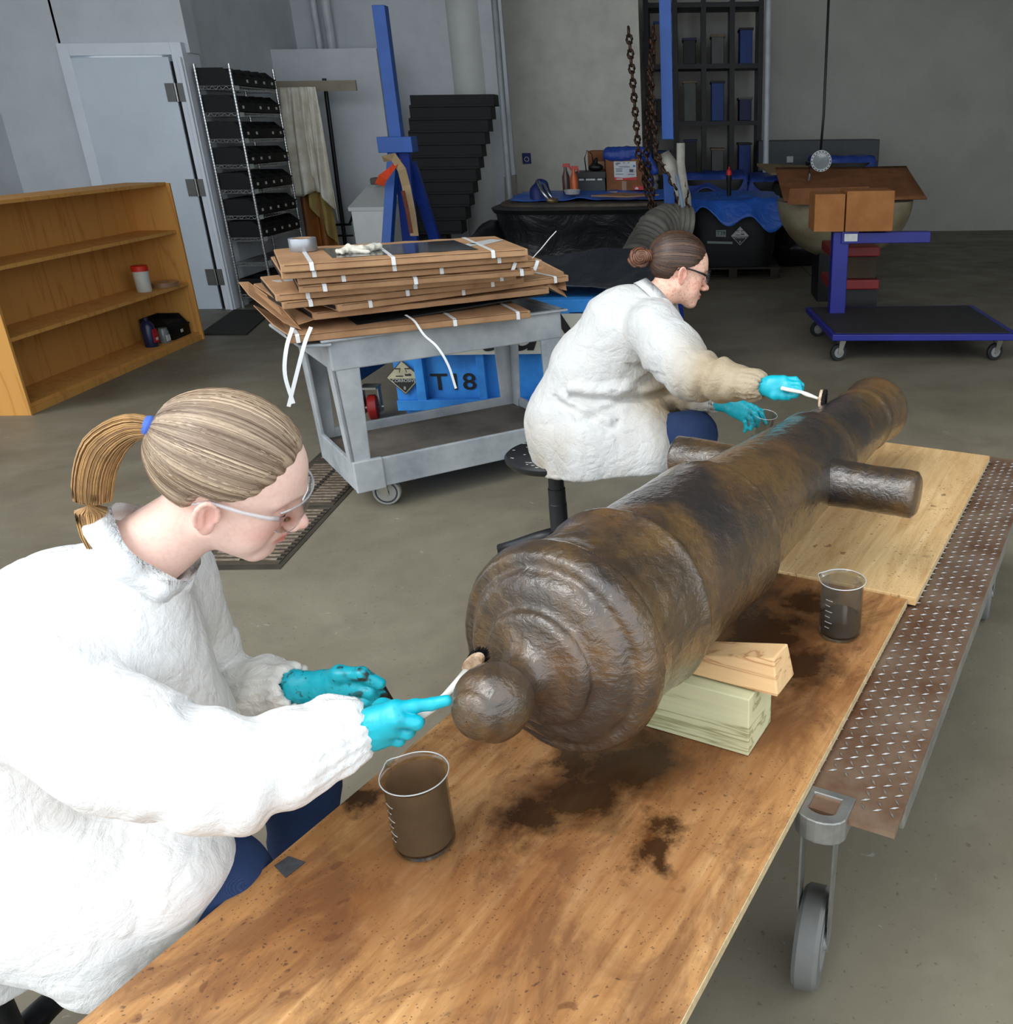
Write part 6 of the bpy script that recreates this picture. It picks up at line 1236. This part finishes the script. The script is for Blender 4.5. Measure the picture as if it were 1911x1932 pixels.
def placard(par, c, s_, xd=(1, 0, 0), zd=(0, 0, 1), yd=(0, -1, 0), word='CORROSIVE', wm=(196, 190, 160)):
    c, xd, zd, yd = map(lambda v: np.array(v, float), (c, xd, zd, yd)); dm = lambda r, o: [c+yd*o+v for v in (-zd*r, xd*r, zd*r, -xd*r)]
    pb = MB().plate(dm(s_, .002), .002).put('placard', M('placard_edge', (60, 56, 48), .6), par); MB().plate(dm(s_*.93, .005), .001).put('placard_face', M('placard_white%d' % wm[0], wm, .6, var=.15, vs=20), pb)
    MB().plate([c+yd*.007+v for v in (-zd*s_*.86, xd*s_*.80-zd*s_*.06, -xd*s_*.80-zd*s_*.06)], .001).put('placard_black', M('placard_black', (34, 34, 32), .6), pb)
    ik = M('placard_ink', (50, 48, 42), .6); b = MB()
    b.plate([c+yd*.007+xd*a*s_+zd*h*s_ for a, h in ((-.42, .06), (-.02, .06), (-.02, .12), (-.42, .12))], .001).plate([c+yd*.007+xd*a*s_+zd*h*s_ for a, h in ((.10, .10), (.42, .10), (.46, .18), (.38, .24), (.22, .20), (.10, .24))], .001)
    for sg in (-1, 1): b.tube([c+yd*.007+xd*s_*sg*.42+zd*s_*.52, c+yd*.007+xd*s_*sg*.12+zd*s_*.52], s_*.035, 6).tube([c+yd*.007+xd*s_*sg*.16+zd*s_*.46, c+yd*.007+xd*s_*sg*.2+zd*s_*.30], s_*.02, 5)
    b.put('pictogram', ik, pb); text('lettering', word, s_*.25, lbl, pb, c+yd*.0105-zd*s_*.17, xd, zd, .0004); text('lettering', '8', s_*.26, lbl, pb, c+yd*.0105-zd*s_*.60, xd, zd, .0004)
placard(cr, at(762, 712, YC-.01), .10)
sheetmesh('liner_sheet', m_tarp('dark_liner', (42, 46, 54), .5, (28, 30, 36), 4.), cx0+.25, cx1+.05, YC+.10, YC+1.0, lambda u, v: .765+.05*math.sin(u*5+1)*math.sin(v*4)+.05*v, label='crumpled dark plastic sheet lying on top of the blue crate', cat='sheet', crumple=.07)
# dolly with the red castor seen behind the cart's left leg
dl = thing('blue_dolly', 'dark blue dolly with a red wheel, half hidden left of the blue crate', 'dolly', (-2.15, 5.4, 0)); c = at(697, 722, 5.2)
bar(MB(), at(655, 715, 5.15), at(740, 660, 5.6), .09, .12).put('frame', M('dolly_navy', (20, 34, 66), .5), dl, bevel=.004)
cc = np.array([c[0], 5.2, .075]); MB().lathe([(.02, -.03), (.06, -.03), (.075, -.02), (.075, .02), (.06, .03), (.02, .03)], cc, (1, .25, 0), 32).put('red_wheel', M('red_poly', (150, 28, 26), .4), dl, auto=True)
MB().cyl(cc-[.06, .015, 0], cc+[.06, .015, 0], .012, n=10).box(cc+[.045, .01, .045], (.008, .05, .15)).box(cc+[-.045, -.01, .045], (.008, .05, .15)).box(cc+[0, 0, .125], (.10, .10, .012)).put('wheel_fork', M('zinc', 0), dl)
# ============================================================ T39 tank on its pallet with blue tarp
def pallet(cx, cy, w_, d_, z=.0, label='', rz=0):
    pm = M('dark_pallet', (52, 42, 32), .8, var=.3, vs=8); t = thing('pallet', label, 'pallet', (cx, cy, z), rz)
    for i in range(3): MB().box((-w_/2+.06+i*(w_-.12)/2, 0, .06), (.09, d_, .09)).put('runner', pm, t, world=False)
    for i in range(7): MB().box((0, -d_/2+.05+i*(d_-.1)/6, .115), (w_, .09, .02)).put('slat', pm, t, world=False)
    for i in range(3): MB().box((0, -d_/2+.05+i*(d_-.1)/2, .010), (w_, .09, .018)).put('slat', pm, t, world=False)
    return t
TX, TY = .51, 10.85
pallet(TX, TY, 1.05, .95, 0, 'dark wooden pallet under the black tank labelled T39')
t39 = thing('plastic_tank', 'black plastic tank labelled T39 standing on a pallet, covered by a blue tarp', 'tank', (TX, TY, .126))
hull('tank_body', lerp_rows([(TX, TY, .13, .44, .44, 6), (TX, TY, .30, .47, .47, 6), (TX, TY, .72, .52, .50, 6), (TX, TY, .80, .54, .52, 6)], 3), blk_p, t39, .02, 2.)
yf = TY-.515; q = at(1360, 440, yf-.01); MB().plate([(q[0]-.055, yf-.005, q[2]-.035), (q[0]+.055, yf-.005, q[2]-.04), (q[0]+.055, yf-.02, q[2]+.035), (q[0]-.055, yf-.02, q[2]+.035)], .004).put('label', M('label_grey', (150, 160, 158), .5), t39)
text('lettering', 'T39', .06, M('letter_black', 0), t39, (q[0], yf-.026, q[2]-.0), (1, 0, 0), (0, 0, 1), .001)
q2 = at(1358, 458, yf-.01); MB().plate([(q2[0]-.14, yf-.005, q2[2]-.005), (q2[0]+.14, yf-.005, q2[2]-.015), (q2[0]+.14, yf-.012, q2[2]+.010), (q2[0]-.14, yf-.012, q2[2]+.020)], .004).put('white_strip', M('label_grey', 0), t39)
placard(t39, at(1396, 445, yf-.03), .105, word='CORROSIVE', wm=(186, 188, 186))
def tarpfn(u, v):
    e = max(abs(u-.5), abs(v-.5))*2; dr = max(0, (e-.80)/.20); tri = .13*abs(math.sin(u*3.1+2.4))*(1 if v < .3 else .4); return .84+.05*math.exp(-((u-.5)**2+(v-.55)**2)*7)-dr*(.12+tri+.07*math.sin(u*17))
sheetmesh('tarp', tarp_b, TX-.68, TX+.64, TY-.64, TY+.62, tarpfn, 60, label='blue tarp draped over the tank labelled T39', cat='tarp', crumple=.05)
q = at(1375, 392, TY-.35); t = thing('torch', 'small black torch with a red cap standing on the blue tarp', 'torch', (q[0], TY-.35, .88))
MB().lathe([(.022, 0), (.026, .02), (.024, .14), (.03, .16), (.03, .22)], (q[0], TY-.35, .88), n=18).put('body', blk_p, t, auto=True); MB().lathe([(.031, .215), (.031, .245), (.02, .27), (.008, .275), (.008, .30), (.001, .30)], (q[0], TY-.35, .88), n=18).put('red_cap', redm, t, auto=True)
# more covered tanks behind
def covered(cx, cy, rx, ry, zt_, label, s_, blackh=.5, tarp_=tarp_d, seed=1):
    t = thing('covered_tank', label, 'tank', (cx, cy, 0)); hull('tank_body', lerp_rows([(cx, cy, 0, rx*.85, ry*.85, 4), (cx, cy, zt_*.5, rx*.93, ry*.93, 4), (cx, cy, zt_, rx, ry, 4)], 4), blk_p, t, .05, 2.)
    def f_(u, v): e = max(abs(u-.5), abs(v-.5))*2; dr = max(0, (e-.78)/.22); return zt_+.05-dr*(s_+.12*math.sin(u*9+seed)+.1*math.sin(v*7+seed))
    sheetmesh('tarp', tarp_, cx-rx*1.09, cx+rx*1.09, cy-ry*1.12, cy+ry*1.12, f_, 50, parent=t, crumple=.08); return t
covered(gx(1345, 330, 12.7), 12.8, .50, .45, .95, 'low tank under dark blue tarp behind the one labelled T39', .2)
covered(gx(1470, 340, 12.4), 12.7, .44, .45, .92, 'tank under a blue tarp in the back row, below the leaning cardboard', .45, seed=3)
covered(gx(1590, 330, 12.2), 12.4, .42, .50, 1.15, 'tall tank under a blue tarp behind the round work lamp', .5, seed=5)
pile('liner_pile', [(gx(1495, 390, 11.6), 11.7, .45), (gx(1500, 400, 11.5), 11.6, .2)], [(.36, .4, .62), (.45, .45, .3)], blk_l, 'tall black draped shape between the two blue tarps', 'liner', .03, .05)
# curved cream tub, cardboard on top, carton on the lift column
Yt = 8.6; cxt = gx(1585, 400, Yt)+.12; zt_ = gz(1550, 386, Yt); cream = M('cream_tub', (158, 150, 124), .5, var=.15, vs=4, rgb2=(120, 104, 76))
tb_ = thing('round_tub', 'cream round-bottomed tub under a sheet of cardboard on the right', 'tub', (cxt, Yt+.5, 0))
rows = [(cxt, Yt+.55, zt_-h_, .62*math.sqrt(max(0, 1-(h_/.55)**2))+.02, .52*math.sqrt(max(0, 1-(h_/.55)**2))+.02, 2.6) for h_ in (.50, .46, .40, .32, .24, .16, .08, 0)]
hull('tub', rows, cream, tb_); MB().box((cxt, Yt+.55, (zt_-.44)/2), (.5, .5, zt_-.44)).put('support', blk_p, tb_)
sheetmesh('cardboard_sheet', dcard, cxt-.62, cxt+.7, Yt+.15, Yt+1.1, lambda u, v: (0, 0, zt_+.03+.24*v), 10, .012, label='large flat cardboard sheet sloping over the cream tub', cat='cardboard', crumple=.01)
b = MB(); q = [at(1490, 356, Yt), at(1640, 352, Yt), at(1640, 387, Yt), at(1485, 386, Yt)]; b.plate(q, .012).put('cardboard_flap', dcard, label='brown cardboard panel hanging in front of the cream tub rim', cat='cardboard')
# blue rolling lift column
YL_ = 7.2; lf = thing('lift_stand', 'blue rolling stand with a square column and flat platform on the right', 'stand', (1.75, 6.95, 0)); lb = M('stand_blue', (26, 34, 138), .4, var=.1)
px0, px1 = gx(1569, 500, YL_), gx(1594, 500, YL_); zt_ = gz(1580, 437, YL_); MB().box(((px0+px1)/2+.01, YL_+.05, (zt_+.21)/2), (px1-px0+.02, .12, zt_-.21)).put('column', lb, lf, bevel=.006)
c = at(1596, 448, YL_-.02); MB().box((c[0]+.03, YL_-.02, c[2]), (.13, .02, .09)).put('plate_holder', lb, lf, bevel=.003); MB().box((c[0]+.035, YL_-.034, c[2]), (.10, .006, .055)).put('number_plate', lbl, lf)
deckm = M('dark_deck', (44, 42, 44), .7, var=.2); MB().slab([(.97, 7.50), (1.03, 6.42), (2.35, 6.36), (2.35, 7.50)], .165, .21).put('platform', lb, lf, bevel=.005); MB().slab([(1.0, 7.46), (1.06, 6.47), (2.30, 6.41), (2.30, 7.46)], .21, .214).put('deck_mat', deckm, lf)
for x, y in ((1.12, 6.52), (1.08, 7.35), (2.25, 6.48), (2.25, 7.35)): castor(lf, (x, y, 0), .062, .032, .165, .3, M('black_tyre', (26, 26, 28), .6), M('zinc', 0), M('hub_grey', 0))
MB().box(((px0+px1)/2+.35, YL_+.05, zt_-.05), (.7, .10, .08)).put('side_arm', lb, lf, bevel=.004)
x0, x1 = gx(1536, 400, 7.15), gx(1593, 400, 7.15); za, zb_ = zt_+.005, gz(1560, 366, 7.15); t = thing('cardboard_box', 'orange-brown cardboard box balanced on top of the blue lift column', 'box', ((x0+x1)/2, 7.3, za)); lc = m_card('plain_cardboard', (166, 112, 66), (148, 96, 54))
MB().box(((x0+x1)/2, 7.3, (za+zb_)/2), (x1-x0, .34, zb_-za)).put('front_box', lc, t, bevel=.006); MB().box((x1+.19, 7.3, (za+zb_)/2+.01), (.36, .34, zb_-za+.02)).put('side_box', lc, t, bevel=.006)
for z, yy in ((.36, 7.9), (.62, 7.95)): MB().box((gx(1572, 540, 8.0)+.12, yy, z), (.42, .5, .08)).put('red_bracket', M('dark_red', (134, 24, 26), .5), label='%s dark red bracket behind the blue lift column' % ('lower' if z < .5 else 'upper'), cat='bracket', bevel=.01)
MB().box((gx(1572, 540, 8.0)+.16, 7.93, .20), (.34, .42, .40)).put('black_pedestal', blk_p, label='black pedestal under the red brackets right of the lift column', cat='pedestal')
MB().box((gx(1572, 540, 8.0)+.16, 7.95, .49), (.30, .42, .18)).put('wood_spacer', M('spacer_wood', (70, 54, 38), .8), label='brown wooden spacer between the two red brackets', cat='block')
# work lamp in front of the dark cabinet
Yw = 9.2; q = at(1549, 303, Yw); wl_ = thing('work_lamp', 'round work lamp with a slotted white ring, hanging at the upper right', 'lamp', q); nd_ = np.array([-.15, -1, -.25]); x, y, z = frame(nd_)
MB().lathe([(.001, -.08), (.05, -.07), (.092, -.01), (.094, .012), (.085, .012)], q, nd_, 40, cap=False).put('shade', M('lamp_grey', (110, 114, 116), .4, .4), wl_, auto=True)
MB().lathe([(.001, .020), (.05, .012), (.082, .0)], q, nd_, 32, cap=False).put('glass', M('lamp_glass', (150, 158, 160), .1, var=.1, coat=.6), wl_, smooth=True)
MB().lathe([(.078, .004), (.078, .02), (.098, .02), (.098, .004), (.078, .004)], q, nd_, 40, cap=False).put('ring', M('ring_white', (222, 226, 226), .4), wl_, auto=True)
b = MB()
for i in range(18): a = i*6.283/18; p = q+z*.0215+(x*math.cos(a)+y*math.sin(a))*.088; b.box(p, (.016, .003, .008), 0, (0, -a+1.5708))
props(b.put('ring_slots', M('slot_black', (20, 20, 20), .6), wl_), kind='stuff')
MB().tube([q+[0, .1, -.0], q+[-.10, .12, -.06], at(1527, 330, Yw+.1), at(1523, 355, Yw+.1)], .012, 8).put('flex_arm', M('lamp_grey', 0), wl_, smooth=True); MB().tube([q+[0, .08, .04], q+[.02, .1, .4], q+[.02, .1, 2.6]], .012, 8).put('cord', blk_p, wl_, smooth=True)
# dark cabinet behind and cardboard on it, distant shelving
Yg = 13.5; t = thing('grey_cabinet', 'long dark grey cabinet with a pale tag behind the covered tanks', 'cabinet', (gx(1520, 300, Yg), Yg+.4, 0)); gc_ = M('cab_grey', (62, 68, 72), .5, var=.1)
zc = gz(1500, 323, Yg); MB().box((gx(1545, 300, Yg), Yg+.35, (zc+gz(1500, 265, Yg))/2), (gx(1660, 300, Yg)-gx(1432, 300, Yg), .6, gz(1500, 265, Yg)-zc)).put('body', gc_, t, bevel=.01)
MB().box((gx(1545, 300, Yg), Yg+.35, zc/2), (gx(1660, 300, Yg)-gx(1450, 300, Yg), .5, zc)).put('base', M('black_stair', 0), t)
c = at(1491, 301, Yg-.01); MB().box((c[0], Yg+.04, c[2]), (.09, .006, .08)).put('tag', lbl, t)
MB().cyl((gx(1445, 305, 13.0), 13.0, .0), (gx(1444, 293, 13.0), 13.0, 3.2), .04, n=12).put('white_post', wp_, auto=True, label='pale post standing at the left end of the dark grey cabinet', cat='post')
MB().plate([at(1428, 308, 12.2), at(1525, 312, 12.2), at(1522, 321, 11.8), at(1455, 326, 11.8)], .03).put('cardboard_sheet', m_card('grey_card', (150, 132, 100), (124, 104, 76)), label='bent flat cardboard lying on the dark blue tarp under the grey cabinet', cat='cardboard')
MB().plate([at(1560, 322, 12.0), at(1640, 316, 12.0), at(1640, 308, 12.4), at(1566, 313, 12.4)], .03).put('cardboard_sheet', m_card('grey_card'), label='second flat cardboard piece right of the round work lamp', cat='cardboard')
sh = thing('steel_racking', 'black steel racking with crates against the far wall', 'rack', (gx(1360, 300, 14), 14.2, 0)); bs2 = M('black_steel', (24, 25, 28), .5, .3)
xa, xb = gx(1225, 290, 13.9), gx(1432, 290, 13.9)
for x in np.linspace(xa, xb, 5):
    for y in (13.95, 14.55): MB().box((x, y, 1.6), (.07, .05, 3.2)).put('upright', bs2, sh)
for z in (.9, 1.62, 2.35, 3.1): MB().box(((xa+xb)/2, 14.25, z), (xb-xa, .66, .06)).put('shelf', bs2, sh)
rs = np.random.RandomState(12); cols_ = [('crate_navy', (28, 40, 84)), ('crate_grey', (92, 94, 92)), ('crate_tan', (124, 104, 78)), ('crate_blue2', (30, 66, 140)), ('crate_black', (26, 26, 30))]
nmz = {.93: 'bottom', 1.65: 'middle', 2.38: 'upper'}; cname = ['navy blue', 'grey', 'tan', 'bright blue', 'black']; bay = ['first', 'second', 'third', 'fourth']
for z in (.93, 1.65, 2.38):
    for i in range(4):
        xx = xa+(xb-xa)*(i+.5)/4; w_ = (xb-xa)/4-.22; k_ = (i*2+int(z*3)) % 5; h_ = .28+.25*rs.rand(); t = thing('storage_crate', '%s crate in the %s bay from the left of the %s racking shelf' % (cname[k_], bay[i], nmz[z]), 'crate', (xx, 14.2, z), 0, 'crates on the far racking')
        MB().box((xx, 14.24, z+h_/2), (w_, .44, h_)).put('crate', M(*cols_[k_], .6, var=.15), t, bevel=.01); MB().box((xx, 14.24, z+h_), (w_+.03, .47, .03)).put('lid', M(*cols_[(k_+1) % 5], .6), t, bevel=.005)
